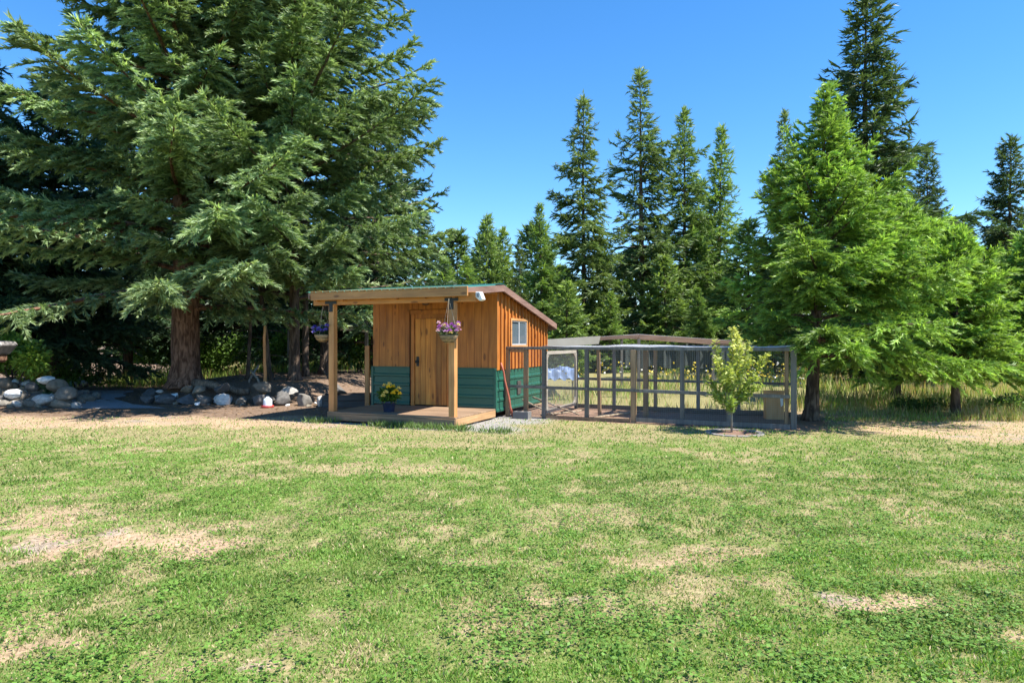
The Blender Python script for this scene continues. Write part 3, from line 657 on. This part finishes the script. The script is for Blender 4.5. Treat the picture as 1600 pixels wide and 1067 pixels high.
# blue tarp over a low table
tp = empty('tarp_table', (1.32,18.9,0), .1, 'low table covered with a crumpled blue tarp behind the run', 'table')
for x in (-.4,.4):
    for y in (-.2,.2): MB().box(x-.02,x+.02,y-.02,y+.02,0,.78).build('leg', grey_w, tp)
tb = MB(); n1_, n2_ = 24, 14
rr = random.Random(9)
for i in range(n1_+1):
    for j in range(n2_+1):
        x = -.62+1.24*i/n1_; y = -.42+.84*j/n2_; ex = max(0,abs(x)-.45); ey = max(0,abs(y)-.25)
        z = .82-1.5*max(ex,ey)+.035*math.sin(i*1.3+j*.7)+rr.uniform(-.012,.012)+(.1*math.exp(-((x-.1)**2+y*y)/.03))
        tb.v.append((x-.6*math.copysign(ex,x), y-.6*math.copysign(ey,y), z))
for i in range(n1_):
    for j in range(n2_): a_ = i*(n2_+1)+j; tb.f.append((a_,a_+n2_+1,a_+n2_+2,a_+1))
tb.build('tarp', plain('blue_tarp', (.17,.25,.43), rough=.5, var=.55, scale=5), tp, smooth=False)

# ------------------------------------------------------------------ stones
def stone_mesh(seed):
    rn = np.random.RandomState(seed); bm = bmesh.new(); bmesh.ops.create_icosphere(bm, subdivisions=3, radius=1)
    ax = rn.normal(size=(5,3)); am = rn.uniform(-.22,.22,5); cut = [Vector(c).normalized() for c in rn.normal(size=(13,3))]; cl_ = .58 if seed < 6 else .8
    for v in bm.verts:
        p = np.array(v.co); f = 1+sum(a_*math.sin(2.2*float(p@x_)+i) for i,(x_,a_) in enumerate(zip(ax,am)))*.5
        v.co = v.co*f
        for x_ in cut:
            q = v.co.dot(x_)-cl_
            if q > 0: v.co -= x_*q
    me = bpy.data.meshes.new('stone'); bm.to_mesh(me); bm.free(); me.materials.append(stone_m)
    me.polygons.foreach_set('use_smooth', [True]*len(me.polygons)); return me
SM = [stone_mesh(i) for i in range(6)]; SR_ = [stone_mesh(i) for i in range(6,12)]
edge = empty('stone_edging', (-7,17.4,0), 0, 'low dry stone edging of rounded boulders in front of tree bed', 'stone edging')
rr = random.Random(21); px = 218
while px < 520:
    w_ = rr.uniform(24,42); d = 17.35-.5*(px-218)/300; r = w_/2*d/F*1.08
    for row in range(2):
        if row == 1 and rr.random() < .35: continue
        p = at(px+w_/2+(rr.uniform(-9,9) if row else 0), 0, d+row*.28)
        hh = r*rr.uniform(.62,.9) if row == 0 else r*rr.uniform(.4,.6)
        z = hh*.55+(.30 if row else 0)
        o = link('stone', SM[rr.randrange(6)], edge, loc=(p.x+7, p.y-17.4, z), rot=(rr.uniform(-.3,.3),rr.uniform(-.3,.3),rr.uniform(0,6.3)), scale=(r*rr.uniform(.85,1.05),r*rr.uniform(.75,.95),hh))
    for _ in range(3):
        p = at(px+rr.uniform(0,w_), 0, d+rr.uniform(-.3,.5)); r2_ = rr.uniform(.04,.10)
        link('stone', SM[rr.randrange(6)], edge, loc=(p.x+7, p.y-17.4, float(gz(p.x,p.y))+r2_*.3), rot=(rr.uniform(-.5,.5),rr.uniform(-.5,.5),rr.uniform(0,6.3)), scale=(r2_*1.2,r2_,r2_*.8))
    px += w_*.9
pile = empty('rock_pile', (-12.4,17.2,0), 0, 'heap of grey river stones beside the gravel path', 'rock pile')
for k in range(330):
    a_ = rr.uniform(0,6.28); q_ = math.sqrt(rr.random()); x = -12.6+2.1*q_*math.cos(a_); y = 17.3+1.35*q_*math.sin(a_)
    if x > -10.7: continue
    r = rr.choice([.07,.09,.11,.13,.16]); z = float(gz(x,y))+r*.35+.05*(1-q_)
    link('stone', SR_[rr.randrange(6)], pile, loc=(x+12.4,y-17.2,z), rot=(rr.uniform(-.4,.4),rr.uniform(-.4,.4),rr.uniform(0,6.3)), scale=(r*1.2,r*1.0,r*.72))
for (px, py, w_, h_) in ((68,624,38,18),(103,617,36,22),(98,632,36,22),(90,603,34,22),(72,594,28,13),(30,632,46,18),(50,605,20,16),(20,616,30,16),(8,600,22,20),(118,633,18,12),(62,637,30,10)):
    d = 16.4 if py > 612 else 16.9; p = at(px, py, d)
    link('stone', SR_[rr.randrange(6)], pile, loc=(p.x+12.4,p.y-17.2,p.z), rot=(rr.uniform(-.15,.15),rr.uniform(-.15,.15),rr.uniform(-.4,.4)), scale=(w_/2*d/F,w_/2*d/F*.85,h_/2*d/F*1.1))
for i, (px, py, d, r) in enumerate(((272,594,18.0,.14),(247,599,17.9,.12),(238,570,19.2,.28),(250,590,18.4,.1))):
    p = at(px, py, d); z = float(gz(p.x,p.y))+r*.4
    tag(link('boulder', SM[i], None, loc=(p.x,p.y,z), rot=(0,0,i), scale=(r*1.2,r,r*.7)), ['flat pale stone lying on the earth before the thick trunk','small stone on the bed above the edging\'s path end','big mossy boulder in the gloom left of thick trunk','small round stone close to the mossy boulder'][i], 'stone')

# ------------------------------------------------------------------ conifers
def conifer(name, H, z0, Rm, prof, nbr, seed, asc=(.1,.5), droop=.35, upturn=.1, bsp=.16, bmax=.9, ssp=.09, sl=.13, sw=.04, cols=((.05,.09,.035),(.09,.14,.06)), hang=.4,
            trunk_r=.2, barkm=bark_grey, lean=(0,0), back=1.0, sparse_top=.0, bare=.18, asym=None, tn=10, tip=.25, nk=4, gain=1.55, jit=(.72,1.12)):
    rs = np.random.RandomState(seed); rn = random.Random(seed)
    # trunk
    ts = np.linspace(0, 1, 14); wob = rs.normal(0, .03, (14,2)).cumsum(0)*ts[:,None]*trunk_r*3
    def axis(z): 
        t = z/H; return np.array((lean[0]*t+np.interp(t,ts,wob[:,0]), lean[1]*t+np.interp(t,ts,wob[:,1]), z))
    tr = [trunk_r*((1-t)**.9+.012)*(1+.55*math.exp(-t*H/.35)) for t in ts]
    tz = list(np.concatenate([[0,.12,.3,.6], np.linspace(1.1,H,12)]))
    tm = MB().tube([axis(z) for z in tz], [trunk_r*((1-z/H)**.85+.01)*(1+.6*math.exp(-z/.22)) for z in tz], tn, rough=.07, rnd=rn).mesh('trunk', barkm, smooth=True)
    br = MB(); SP, SD_, SL, SC = [], [], [], []
    ca, cb = np.array(cols[0]), np.array(cols[1])
    for i in range(nbr):
        t = ((i+rs.rand())/nbr)**.92; z = z0+(H-z0)*t*.985
        az = i*2.39996+rs.normal(0,.35); L = Rm*prof(t)*rs.uniform(*jit)*(1.22 if rs.rand() < .12 else 1)
        if asym: L *= asym(az, t)
        L = max(L, .12)
        e = asc[0]+(asc[1]-asc[0])*t+rs.normal(0,.09); dh = np.array((math.cos(az), math.sin(az), 0)); sd2 = np.array((-dh[1], dh[0], 0))
        b0 = axis(z); bend = rs.normal(0,.12)
        def bp_(s): s = np.asarray(s)[...,None]; return b0+dh*L*s*math.cos(e)+sd2*(bend*L*s*s)+np.array((0,0,1.))*L*(math.sin(e)*s-droop*(1-t*.8)*s**2*1.0+upturn*s**4)
        dens = 1.0 if dh[1] < .35 else back
        pp_ = bp_(np.linspace(0,1,6)); r0 = .012+.011*L
        br.tube(pp_, [r0*(1-.85*k/5) for k in range(6)], 4, caps=False)
        nb2 = max(3, int(L*(1-bare)/bsp*dens*2)); s = bare*min(1,L/1.5)+(1-bare*min(1,L/1.5))*(np.arange(nb2)+rs.rand(nb2))/nb2
        Pb = bp_(s); Tn = unit(bp_(np.minimum(s+.03,1.03))-bp_(s-.03))
        side = np.where(np.arange(nb2)%2, 1, -1)[:,None]*sd2
        ang = rs.uniform(.6,1.15,nb2)[:,None]
        Db = unit(Tn*np.cos(ang)+side*np.sin(ang)+rs.normal(0,.16,(nb2,3)))
        lb = np.minimum(.5*L*(1.05-s)+.10, bmax)*rs.uniform(.55,1.15,nb2)
        ns = np.maximum(2, (lb/ssp*2).astype(int)); rep = np.repeat(np.arange(nb2), ns)
        f = (np.concatenate([np.arange(k) for k in ns])+rs.rand(len(rep)))/ns[rep]
        lbr = lb[rep][:,None]; fr2 = f[:,None]
        P = Pb[rep]+Db[rep]*lbr*fr2-np.array((0,0,1.))*hang*lbr*fr2**1.6
        T = unit(Db[rep]-np.array((0,0,1.))*hang*1.5*fr2)
        sd3 = unit(np.cross(T, np.array((0,0,1.))+rs.normal(0,.25,(len(rep),3))))*np.where(rs.rand(len(rep))<.5,1,-1)[:,None]
        D = unit(T+sd3*rs.uniform(.05,.6,(len(rep),1))+rs.normal(0,.11,(len(rep),3))+np.array((0,0,.08)))
        l = sl*rs.uniform(.65,1.3,len(rep))
        new = (f > .72) & (rs.rand(len(rep)) < tip+.5)
        br_var = rs.uniform(.75,1.2); mixv = np.clip(rs.rand(len(rep))*.6+.45*new*tip*2, 0, 1)[:,None]
        SP.append(P); SD_.append(D); SL.append(l); SC.append((ca*(1-mixv)+cb*mixv)*br_var*(.8+.4*rs.rand(len(rep),1)))
        # leading shoots along the branch end
        k = max(3, int(L*.35/ssp)); s2 = rs.uniform(.65,1.0,k); P = bp_(s2); T2 = unit(bp_(s2+.03)-bp_(s2-.03))
        SP.append(P); SD_.append(unit(T2+rs.normal(0,.3,(k,3)))); SL.append(sl*rs.uniform(.8,1.5,k)); SC.append(np.tile(cb*br_var,(k,1)))
    # leader
    k = 40; zz = H-rs.rand(k)*min(.9,H*.1); P = np.array([axis(z) for z in zz]); SP.append(P); SD_.append(unit(rs.normal(0,.5,(k,3))+np.array((0,0,.9)))); SL.append(sl*rs.uniform(.7,1.3,k)); SC.append(np.tile(cb,(k,1)))
    P, D, l, C = map(np.concatenate, (SP, SD_, SL, SC))
    V = brush_tris(P, D, l*1.1, sw*(l/sl)*rs.uniform(.8,1.3,len(l)), rs, nk)
    C = np.concatenate([C*(.9+.2*rs.rand(len(C),1)) for _ in range(nk)])*gain
    return tm, br.mesh('branches', barkm), quads_mesh('crown', V, C, fol, 3)
def plant(meshes, name, loc, rz, label, cat='tree', group=None, sc=1, scz=None):
    root = empty(name, loc, rz, label, cat, group); root.scale = (sc, sc, scz or sc)
    for nm, me in zip(('trunk','branches','crown'), meshes): link(nm, me, root)
    return root
def gpos(px, d): x = (px-800)/F*d; return (x, d, float(gz(x,d))-.03)
sp_prof = lambda t: (1-t)**.75*(1.0 if t > .06 else .85)+.02
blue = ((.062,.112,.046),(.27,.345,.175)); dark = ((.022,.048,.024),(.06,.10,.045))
A = conifer('spruce', 22, 2.1, 5.3, sp_prof, 300, 11, asc=(.14,.6), droop=.30, upturn=.16, bsp=.15, bmax=.72, ssp=.05, sl=.17, sw=.062, cols=blue, hang=.38, trunk_r=.37, barkm=bark_red, back=.3, tn=20, bare=.12, tip=.4, asym=lambda a, t: 1+.34*max(0,-math.sin(a))*(1-t)**2-.6*max(0,-math.cos(a))*t*(1-t)*2)
B_ = conifer('spruce', 21, 2.3, 4.9, sp_prof, 300, 23, asc=(.2,.65), droop=.28, upturn=.18, bsp=.15, bmax=.68, ssp=.05, sl=.17, sw=.062, cols=((.055,.10,.036),(.25,.32,.155)), hang=.34, trunk_r=.15, back=.3, bare=.12, tn=14)
plant(A, 'spruce_tree', gpos(290,18.6), 0, 'massive blue green spruce with thick reddish trunk behind the stone edging')
plant(B_, 'spruce_tree', gpos(460,19.2), 0, 'tall spruce with slim dark trunk between the thick trunk and the porch')
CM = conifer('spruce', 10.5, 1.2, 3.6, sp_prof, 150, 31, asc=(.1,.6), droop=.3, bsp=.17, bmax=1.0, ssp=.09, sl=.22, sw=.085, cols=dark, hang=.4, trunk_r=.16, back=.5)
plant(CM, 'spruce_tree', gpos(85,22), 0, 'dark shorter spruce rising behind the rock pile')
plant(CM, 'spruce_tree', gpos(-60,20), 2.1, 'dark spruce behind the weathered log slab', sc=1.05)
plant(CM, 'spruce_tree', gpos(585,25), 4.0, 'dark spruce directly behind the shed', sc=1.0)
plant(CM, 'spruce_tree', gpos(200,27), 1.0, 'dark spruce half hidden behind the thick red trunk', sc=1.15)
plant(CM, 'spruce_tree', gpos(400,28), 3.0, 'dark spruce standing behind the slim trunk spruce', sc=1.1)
# young bright firs on the right
yg = ((.068,.125,.024),(.225,.335,.072))
Fm = conifer('fir', 6.75, 1.35, 2.75, lambda t: (1-t)**.95*.97+.03, 122, 41, asc=(.08,1.0), droop=.22, upturn=.12, bsp=.105, bmax=.85, ssp=.042, sl=.13, sw=.045, cols=yg, hang=.34, trunk_r=.13, lean=(.35,0), back=.5, bare=.18, tip=.5,
             asym=lambda a, t: 1+.22*math.cos(a)*(1-t))
plant(Fm, 'fir_tree', gpos(1267,13.8), 0, 'bright green young fir with leaning trunk beside the run corner')
Gm = conifer('fir', 4.0, .85, 1.8, lambda t: (1-t)**.75*.97+.03, 110, 43, asc=(.1,.9), droop=.15, upturn=.12, bsp=.115, bmax=.7, ssp=.045, sl=.135, sw=.047, cols=((.075,.135,.025),(.235,.345,.072)), hang=.22, trunk_r=.085, back=.5, bare=.15, tip=.5)
plant(Gm, 'fir_tree', gpos(1493,14.6), 1.0, 'smaller bright green fir right of the leaning fir')
plant(Gm, 'fir_tree', gpos(1400,17.5), 3.1, 'bright green fir filling in behind the leaning fir', sc=1.3)
plant(Gm, 'fir_tree', gpos(1625,16.5), 5.0, 'bright green fir beyond the smaller fir', sc=1.1)
plant(Gm, 'fir_tree', gpos(1450,23), .4, 'bright green fir in the gap between leaning and smaller fir', sc=1.4)
# background forest
bgp = dict(jit=(.42,1.2), nk=3, bsp=.22, bmax=1.3, ssp=.13, sl=.36, sw=.12, back=.35, hang=.42, tn=7, bare=.08)
T1 = conifer('fir', 17, 2.0, 5.0, lambda t: (1-t)**1.0*(.78+.22*math.sin(t*31+t*t*9))+.03, 150, 51, asc=(-.15,.35), droop=.1, upturn=.08, cols=((.050,.088,.030),(.155,.20,.062)), trunk_r=.19, **bgp)
T2 = conifer('fir', 17, 1.6, 5.2, lambda t: (1-t)**1.0*(.8+.2*math.sin(t*23+t*t*13))+.03, 150, 52, asc=(-.1,.6), droop=.12, upturn=.12, cols=((.055,.105,.032),(.18,.25,.07)), trunk_r=.19, **bgp)
T1b = conifer('fir', 17, 1.2, 5.0, lambda t: (1-t)**1.0*(.75+.25*math.sin(t*19+1))+.03, 135, 61, asc=(-.25,.45), droop=.06, upturn=.14, cols=((.045,.082,.032),(.14,.185,.065)), trunk_r=.2, lean=(.35,0), **bgp)
T2b = conifer('fir', 17, .9, 4.9, lambda t: (1-t)**.95*(.82+.18*math.sin(t*37+2))+.03, 155, 62, asc=(0,.8), droop=.2, upturn=.2, cols=((.058,.112,.03),(.19,.265,.065)), trunk_r=.18, lean=(-.25,.1), **bgp)
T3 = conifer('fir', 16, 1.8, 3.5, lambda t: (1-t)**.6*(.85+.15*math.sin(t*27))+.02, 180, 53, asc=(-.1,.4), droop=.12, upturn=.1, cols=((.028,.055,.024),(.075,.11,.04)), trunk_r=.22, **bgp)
T4 = conifer('fir', 9, .4, 2.7, lambda t: (1-t)**.8+.03, 105, 54, asc=(-.05,.6), droop=.2, upturn=.15, cols=((.062,.11,.030),(.20,.27,.075)), trunk_r=.12, **bgp)
T5 = conifer('fir', 12, .2, 3.0, lambda t: (1-t)**.7+.03, 90, 55, asc=(-.05,.5), droop=.2, upturn=.1, cols=((.028,.055,.022),(.08,.12,.04)), trunk_r=.15, bsp=.4, bmax=1.4, ssp=.3, sl=.62, sw=.26, back=.3, hang=.4, tn=7, bare=.05)
def bg(T, Hm, px, topy, d, label, rz, group='firs along the back of the meadow', wide=1.0):
    x, y, z = gpos(px, d); H = CAM_H+(533.5-topy)/F*d
    s = H/Hm; plant(T, 'fir_tree', (x,y,z), rz, label, 'tree', group, sc=s*wide, scz=s)
bg(T1,17,912,150,38,'tall slim fir with gappy boughs above the shed\'s low eave',.3)
bg(T1b,17,1005,108,40,'tallest slim fir of the row, its bare spire above all',2.0, wide=1.08)
bg(T2,17,1070,170,41,'dense green fir beside the tallest spire',1.2)
bg(T2b,17,1120,197,43,'dense green fir at the end of row, next to leaning fir',3.7)
bg(T2b,17,848,320,36,'short dark fir just beyond the shed roof',1.0, wide=1.15)
bg(T4,9,760,338,46,'small distant fir over the shed ridge',2.2, wide=.75)
bg(T4,9,785,357,47,'small pointed distant fir, lower than its neighbour over the ridge',3.4, wide=.75)
bg(T1,17,812,374,45,'thin wispy distant fir between the ridge and the short fir',4.0, wide=.8)
bg(T1b,17,1222,178,36,'slim dark fir peeping left of the bright fir\'s top',5.0, wide=.8)
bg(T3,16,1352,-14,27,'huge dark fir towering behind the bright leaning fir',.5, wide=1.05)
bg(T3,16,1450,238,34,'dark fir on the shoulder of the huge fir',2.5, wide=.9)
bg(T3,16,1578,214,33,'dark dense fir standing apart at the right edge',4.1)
bg(T2,17,1300,265,38,'green fir between the slim dark fir and the huge fir',.9)
for i, (px, ty, d, lb) in enumerate(((735,400,38,'low bushy fir touching the porch roof ridge'),(885,440,30,'low bushy fir beside the short dark fir'),(950,455,35,'low bushy fir between the two slimmest spires'),(1040,400,37,'low bushy fir at the foot of the tallest spire'),
        (1095,450,31,'low bushy fir below the two dense firs'),(1168,345,37,'low bushy fir over the apple sapling'),(1210,420,28,'low bushy fir close behind the leaning fir'),(1330,400,24,'low bushy fir under the huge dark fir'),
        (1560,400,26,'low bushy fir in front of the dark fir standing apart'),(1640,330,27,'low bushy fir past the dark fir standing apart'),(690,400,31,'low bushy fir hidden by the porch roof'))):
    bg(*((T4,9) if i % 2 else (T2b,17)),px,ty,d,lb,i*1.7,'low bushy firs', 1.3 if i % 2 else 1.7)
rr = random.Random(77)
for i in range(44):
    row = i % 2; x = -62+(i//2)*5.8+row*2.9+rr.uniform(-.8,.8); d = 49+row*6+rr.uniform(-2,2); q_ = rr.uniform(.62,.85)
    plant(T5, 'fir_tree', (x,d,float(gz(x,d))-.05), rr.uniform(0,6), 'far fir in the wall of trees closing the view', 'tree', 'far wall of firs', sc=q_*1.3, scz=q_)

# dead slim trunks and stakes in the bed
for i, (px, d, h, r, ln, lb) in enumerate(((425,19.6,3.0,.06,-.4,'thin leaning bare trunk between the two big spruces'),(507,22.5,3.4,.17,.1,'dark trunk seen behind the porch post'),(477,21.5,3.0,.10,.0,'dark slim trunk behind the slim spruce'),(386,20.3,2.6,.05,.15,'thin grey dead stem beside the fallen log'))):
    x, y, z = gpos(px, d); t = empty('dead_tree', (x,y,z), 0, lb, 'dead tree')
    MB().tube([(0,0,0),(ln*.2,0,h*.1),(ln*.5,.02,h*.5),(ln,0,h)], [r*1.6,r*1.1,r,r*.75], 9, rough=.06, rnd=rr).build('trunk', bark_grey, t, smooth=True)
    b = MB()
    for k in range(9): 
        zz = h*(.25+.08*k); a_ = k*2.4; b.tube([(ln*zz/h,0,zz),(ln*zz/h+.5*math.cos(a_),.5*math.sin(a_),zz-.05),(ln*zz/h+.8*math.cos(a_),.8*math.sin(a_),zz-.22)],[.012,.008,.003],4)
    b.build('dead_twigs', bark_grey, t)
x, y, z = gpos(413,17.6); pole('stake', (x,y,z), (x+.02,y,z+1.9), .045, post_w, 'upright brown timber stake rising from the stone edging', 'stake', seed=8)
x, y, z = gpos(574,15.75); o = MB().box(-.05,.05,-.05,.05,0,1.5).build('fence_post', post_w, bevel=.005, loc=(x,y,0)); tag(o, 'square timber post close to the shed\'s hidden side', 'post')
x, y, z = gpos(304,18.15); x2, y2, z2 = gpos(388,17.85); pole('fallen_log', (x,y,z+.38), (x2,y2,z2+.12), .12, bark('bark_log', (.12,.09,.065), (.28,.22,.165)), 'fallen log lying on the bed right of thick trunk', 'log', seed=9)
for i, (pa, pb, lb) in enumerate((((392,578,18.6),(412,606,17.9),'short dead branch tilting against the stake'),((520,600,18.2),(500,572,18.9),'crooked dead branch behind the porch post'),((404,570,18.9),(388,598,18.2),'pale snapped branch near the dead stem'))):
    pole('dead_branch', at(*pa), at(*pb), .03, bark_pale if i != 1 else bark_grey, lb, 'branch', seed=30+i)
# poultry drinker
x, y, z = gpos(418,16.45); dk = empty('poultry_drinker', (x,y,0), 0, 'white plastic poultry drinker with red tray by the stones', 'drinker')
MB().lathe([(0,0),(.14,0),(.15,.06),(.14,.065),(.13,.03),(0,.03)],18).build('tray', plain('red_plastic',(.45,.05,.04),rough=.4), dk, smooth=True)
MB().lathe([(.105,.031),(.105,.17),(.09,.22),(.04,.25),(.035,.27),(0,.275)],18).build('tank', plain('milky_plastic',(.62,.68,.76),rough=.4,var=.05), dk, smooth=True)
# raised bed of dark planks left of the porch
bed = empty('raised_bed', tuple(at(542,632,16.7).xy)+(0,), R(12), 'dark plank raised bed between the stones and the shed', 'raised bed')
for zz in (.0,.15): 
    MB().box(-.55,.55,-.02,.02,zz,zz+.14).build('plank', dark_w, bed, loc=(0,0,0)); MB().box(-.55,.55,.7,.74,zz,zz+.14).build('plank', dark_w, bed)
    MB().box(-.59,-.552,.0,.72,zz,zz+.14).build('plank', dark_w, bed); MB().box(.552,.59,.0,.72,zz,zz+.14).build('plank', dark_w, bed)
MB().box(-.55,.55,.021,.699,.0,.25).build('soil', plain('bed_soil',(.13,.085,.06),rough=.95,bump=.6,scale=20), bed)
# weathered log slab at the left edge
lg = empty('log_bench', at(-26,580,15.6), .1, 'thick weathered grey timber slab on log legs beside the rock pile', 'slab table')
lg.location.z = 0
sl_ = MB().prism([(-1.2,1.36),(.28,1.30),(.46,1.52),(.40,1.60),(-1.2,1.68)], 1, -.10, .5)
sl_.build('slab', wood('grey_slab',(.12,.11,.11),(.30,.28,.27),axis=0,knots=False,grain=3), lg, bevel=.02)
MB().box(-1.1,.30,.02,.40,1.12,1.33).build('apron_log', bark_red, lg, bevel=.05)
for x in (-.9,-.25): MB().tube([(x,.2,0),(x,.2,.6),(x,.2,1.12)],[.17,.14,.13],10,rough=.06,rnd=rr).build('leg', bark_grey, lg, smooth=True)
# lean-to with plank roof beyond the trees
wsd = empty('lean_to', tuple(gpos(522,24.5)), R(-4), 'open lean to with pale plank roof behind the porch post', 'lean to')
pale_p = wood('pale_planks', (.40,.33,.25), (.60,.52,.42), knots=False, axis=1)
for i in range(14):
    x = -1.45+i*.21; z = 1.83-.13*(x+1.45)/1.0*.55
    MB().prism([(-.9,z-.06),(.9,z+.22),(.9,z+.25),(-.9,z-.03)],0,x,x+.2).build('roof_plank', pale_p, wsd)
for x in (-1.35,1.4):
    for y in (-.75,.75): MB().box(x-.05,x+.05,y-.05,y+.05,0,1.55).build('post', grey_w, wsd)
MB().bar((-1.45,-.78,1.70),(1.5,-.78,1.49),.05,.1).build('plate', pale_p, wsd)
# wire fence further back
fe = empty('wire_fence', (-5.4,27,0), 0, 'thin wire fence with slim posts beyond the trees', 'fence')
for i in range(9): MB().box(-4+i*1.1-.03,-4+i*1.1+.03,-.03,.03,0,1.35).build('post', grey_w, fe, loc=(0,0,.2))
for z in (.45,.8,1.15,1.5): MB().bar((-4,-.035,z),(4.8,-.035,z),.008).build('wire', wire_m, fe)
MB().bar((-4,-.05,1.44),(4.8,-.05,1.44),.03,.05).build('rail', pale_p, fe)

# leafy shrubs
def shrub(loc, rad, n, ls, col, seed, label, group=None, name='leafy_shrub', stems=7):
    rs = np.random.RandomState(seed); b = empty(name, loc, 0, label, 'shrub', group)
    cc = unit(rs.normal(size=(16,3)))*np.array(rad)*rs.uniform(.35,.85,(16,1)); cc[:,2] = np.abs(cc[:,2])*1.0+rad[2]*.55
    k = rs.randint(0,16,n); d = unit(rs.normal(size=(n,3))); P = cc[k]+d*(rs.rand(n,1)**.4)*np.array(rad)*.38
    P[:,2] = np.maximum(P[:,2], .03)
    V = leaf_quads(P, d+rs.normal(size=(n,3))*.6-np.array((0,0,.2)), ls*rs.uniform(.6,1.3,n), ls*.5*rs.uniform(.7,1.3,n), rs)
    link('foliage', quads_mesh('foliage', V, np.array(col)*(.55+.9*rs.rand(n,1))*(.8+.4*rs.rand(16,1))[k], leafm), b)
    s = MB()
    for i in range(stems): p = cc[i]; s.tube([(p[0]*.1,p[1]*.1,-.03),(p[0]*.5,p[1]*.5,p[2]*.6),tuple(p)],[.02,.014,.006],5)
    s.build('stems', bark_grey, b); return b
lg_ = (.20,.31,.05)
shrub(gpos(22,17.4),(.9,.7,.95),3200,.13,lg_,1,'light green bush behind the weathered log bench')
shrub(gpos(62,17.7),(.42,.4,.36),1100,.10,(.36,.33,.07),2,'small golden yellow shrub at the top of the rock pile')
shrub(gpos(75,17.3),(.55,.3,.16),700,.2,(.08,.15,.08),12,'tuft of blue green sword leaves beneath the golden shrub')
shrub(gpos(120,22.5),(1.5,.8,.75),2600,.13,(.09,.17,.03),3,'mid green bush at the far end of the gravel path')
shrub(gpos(-40,24),(2.2,1.2,1.7),3200,.16,lg_,4,'big light green bush left of the path\'s end')
for i, (px, d, r, h) in enumerate(((405,26,1.5,1.5),(450,24.5,.9,.9),(560,25.5,1.3,1.1),(600,28,2.0,2.0),(500,30,2.2,2.1),(330,27,1.4,1.2),(240,28,1.6,1.4))):
    shrub(gpos(px,d),(r,r*.7,h),2000,.15,(.12,.215,.04),20+i,['bright leafy bush seen between the two spruce trunks','small bright bush right behind the slim spruce trunk','bright bush by the shed wall away from the pen','tall bright bush rising behind the shed','tall leafy bush behind the pale plank roof','bright bush just right of the thick red trunk','bright bush just left of the thick red trunk'][i],'undergrowth bushes')
shrub(gpos(1575,15.2),(.65,.5,.3),1700,.08,(.12,.20,.06),40,'low bramble clump right of the smaller fir\'s trunk')
shrub(gpos(1440,15.4),(.8,.4,.22),1200,.08,(.09,.16,.05),41,'thin scrub left of the smaller fir\'s trunk')
shrub(gpos(1340,40),(3.5,2,.9),1200,.25,(.28,.15,.11),42,'reddish brush heap in the meadow between the firs', stems=10)

# apple sapling in its ring
x, y, z = gpos(1143,11.9); sap = empty('apple_sapling', (x,y,0), 0, 'young apple sapling with yellow green leaves before the run', 'tree')
rn = np.random.RandomState(8); tw = MB(); LP, LD = [], []
MB().tube([(0,0,-.03),(.01,0,.3),(-.01,.01,.6),(.0,0,.95),(.02,0,1.3)],[.022,.018,.017,.014,.009],8).build('trunk', bark_pale, sap, smooth=True)
limbs = []
for (h0, dx, dy, z1) in ((.42,-.36,-.1,.72),(.45,.30,.12,.72),(.5,-.42,.1,.98),(.55,.34,-.15,1.0),(.6,-.33,-.2,1.32),(.6,.64,.05,1.36),(.7,.36,.1,1.60),(.8,-.28,.1,1.58),(.85,.10,-.2,1.55),(1.0,.16,.15,1.75),(1.1,.04,-.02,1.86),(.75,.22,-.32,1.3),(.7,-.15,-.35,1.15),(.6,-.1,.4,1.2),(.66,.15,.38,1.25),(.38,-.1,-.28,.62),(.4,.12,.22,.62),(.5,.45,-.1,.85)):
    pts = [np.array((dx*s,dy*s,h0+(z1-h0)*(s**1.35))) for s in np.linspace(0,1,7)]
    tw.tube(pts, [.009*(1-.1*i) for i in range(7)], 5, caps=False)
    n = int(170*np.linalg.norm(pts[-1]-pts[0])+46); s = rn.rand(n)**.7*.85+.15; P = np.stack([np.interp(s,np.linspace(0,1,7),np.array(pts)[:,k]) for k in range(3)],1)
    LP.append(P+rn.normal(0,.03,(n,3))); d = rn.normal(size=(n,3)); d[:,2] = d[:,2]*.5+.15; LD.append(d)
tw.build('branches', bark_pale, sap)
P, D = np.concatenate(LP), np.concatenate(LD); n = len(P)
V = leaf_quads(P, D, rn.uniform(.06,.105,n), rn.uniform(.03,.05,n), rn, mid=.5)
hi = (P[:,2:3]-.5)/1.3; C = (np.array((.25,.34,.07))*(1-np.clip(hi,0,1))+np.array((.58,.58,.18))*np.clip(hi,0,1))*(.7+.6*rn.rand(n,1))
link('crown', quads_mesh('crown', V, C, leafm), sap)
ring = empty('tree_ring', (x+.05,y,0), 0, 'flat ring of edging with bark mulch around the apple sapling', 'tree ring')
for i in range(14):
    a0, a1 = i*2*math.pi/14+.02, (i+1)*2*math.pi/14-.02; p = []
    for a_ in np.linspace(a0,a1,4): p.append((.50*math.cos(a_),.50*math.sin(a_)))
    for a_ in np.linspace(a1,a0,4): p.append((.40*math.cos(a_),.40*math.sin(a_)))
    MB().prism(p, 2, -.02, .022).build('edging_block', plain('edging',(.24,.22,.2),rough=.95,var=.3,bump=.4) if 'edging' not in MATS else MATS['edging'], ring, bevel=.004)
MB().lathe([(0,.02),(.2,.018),(.395,.008)],24).build('mulch', plain('bark_mulch',(.19,.11,.075),rough=.95,var=.5,scale=40,bump=.8), ring)
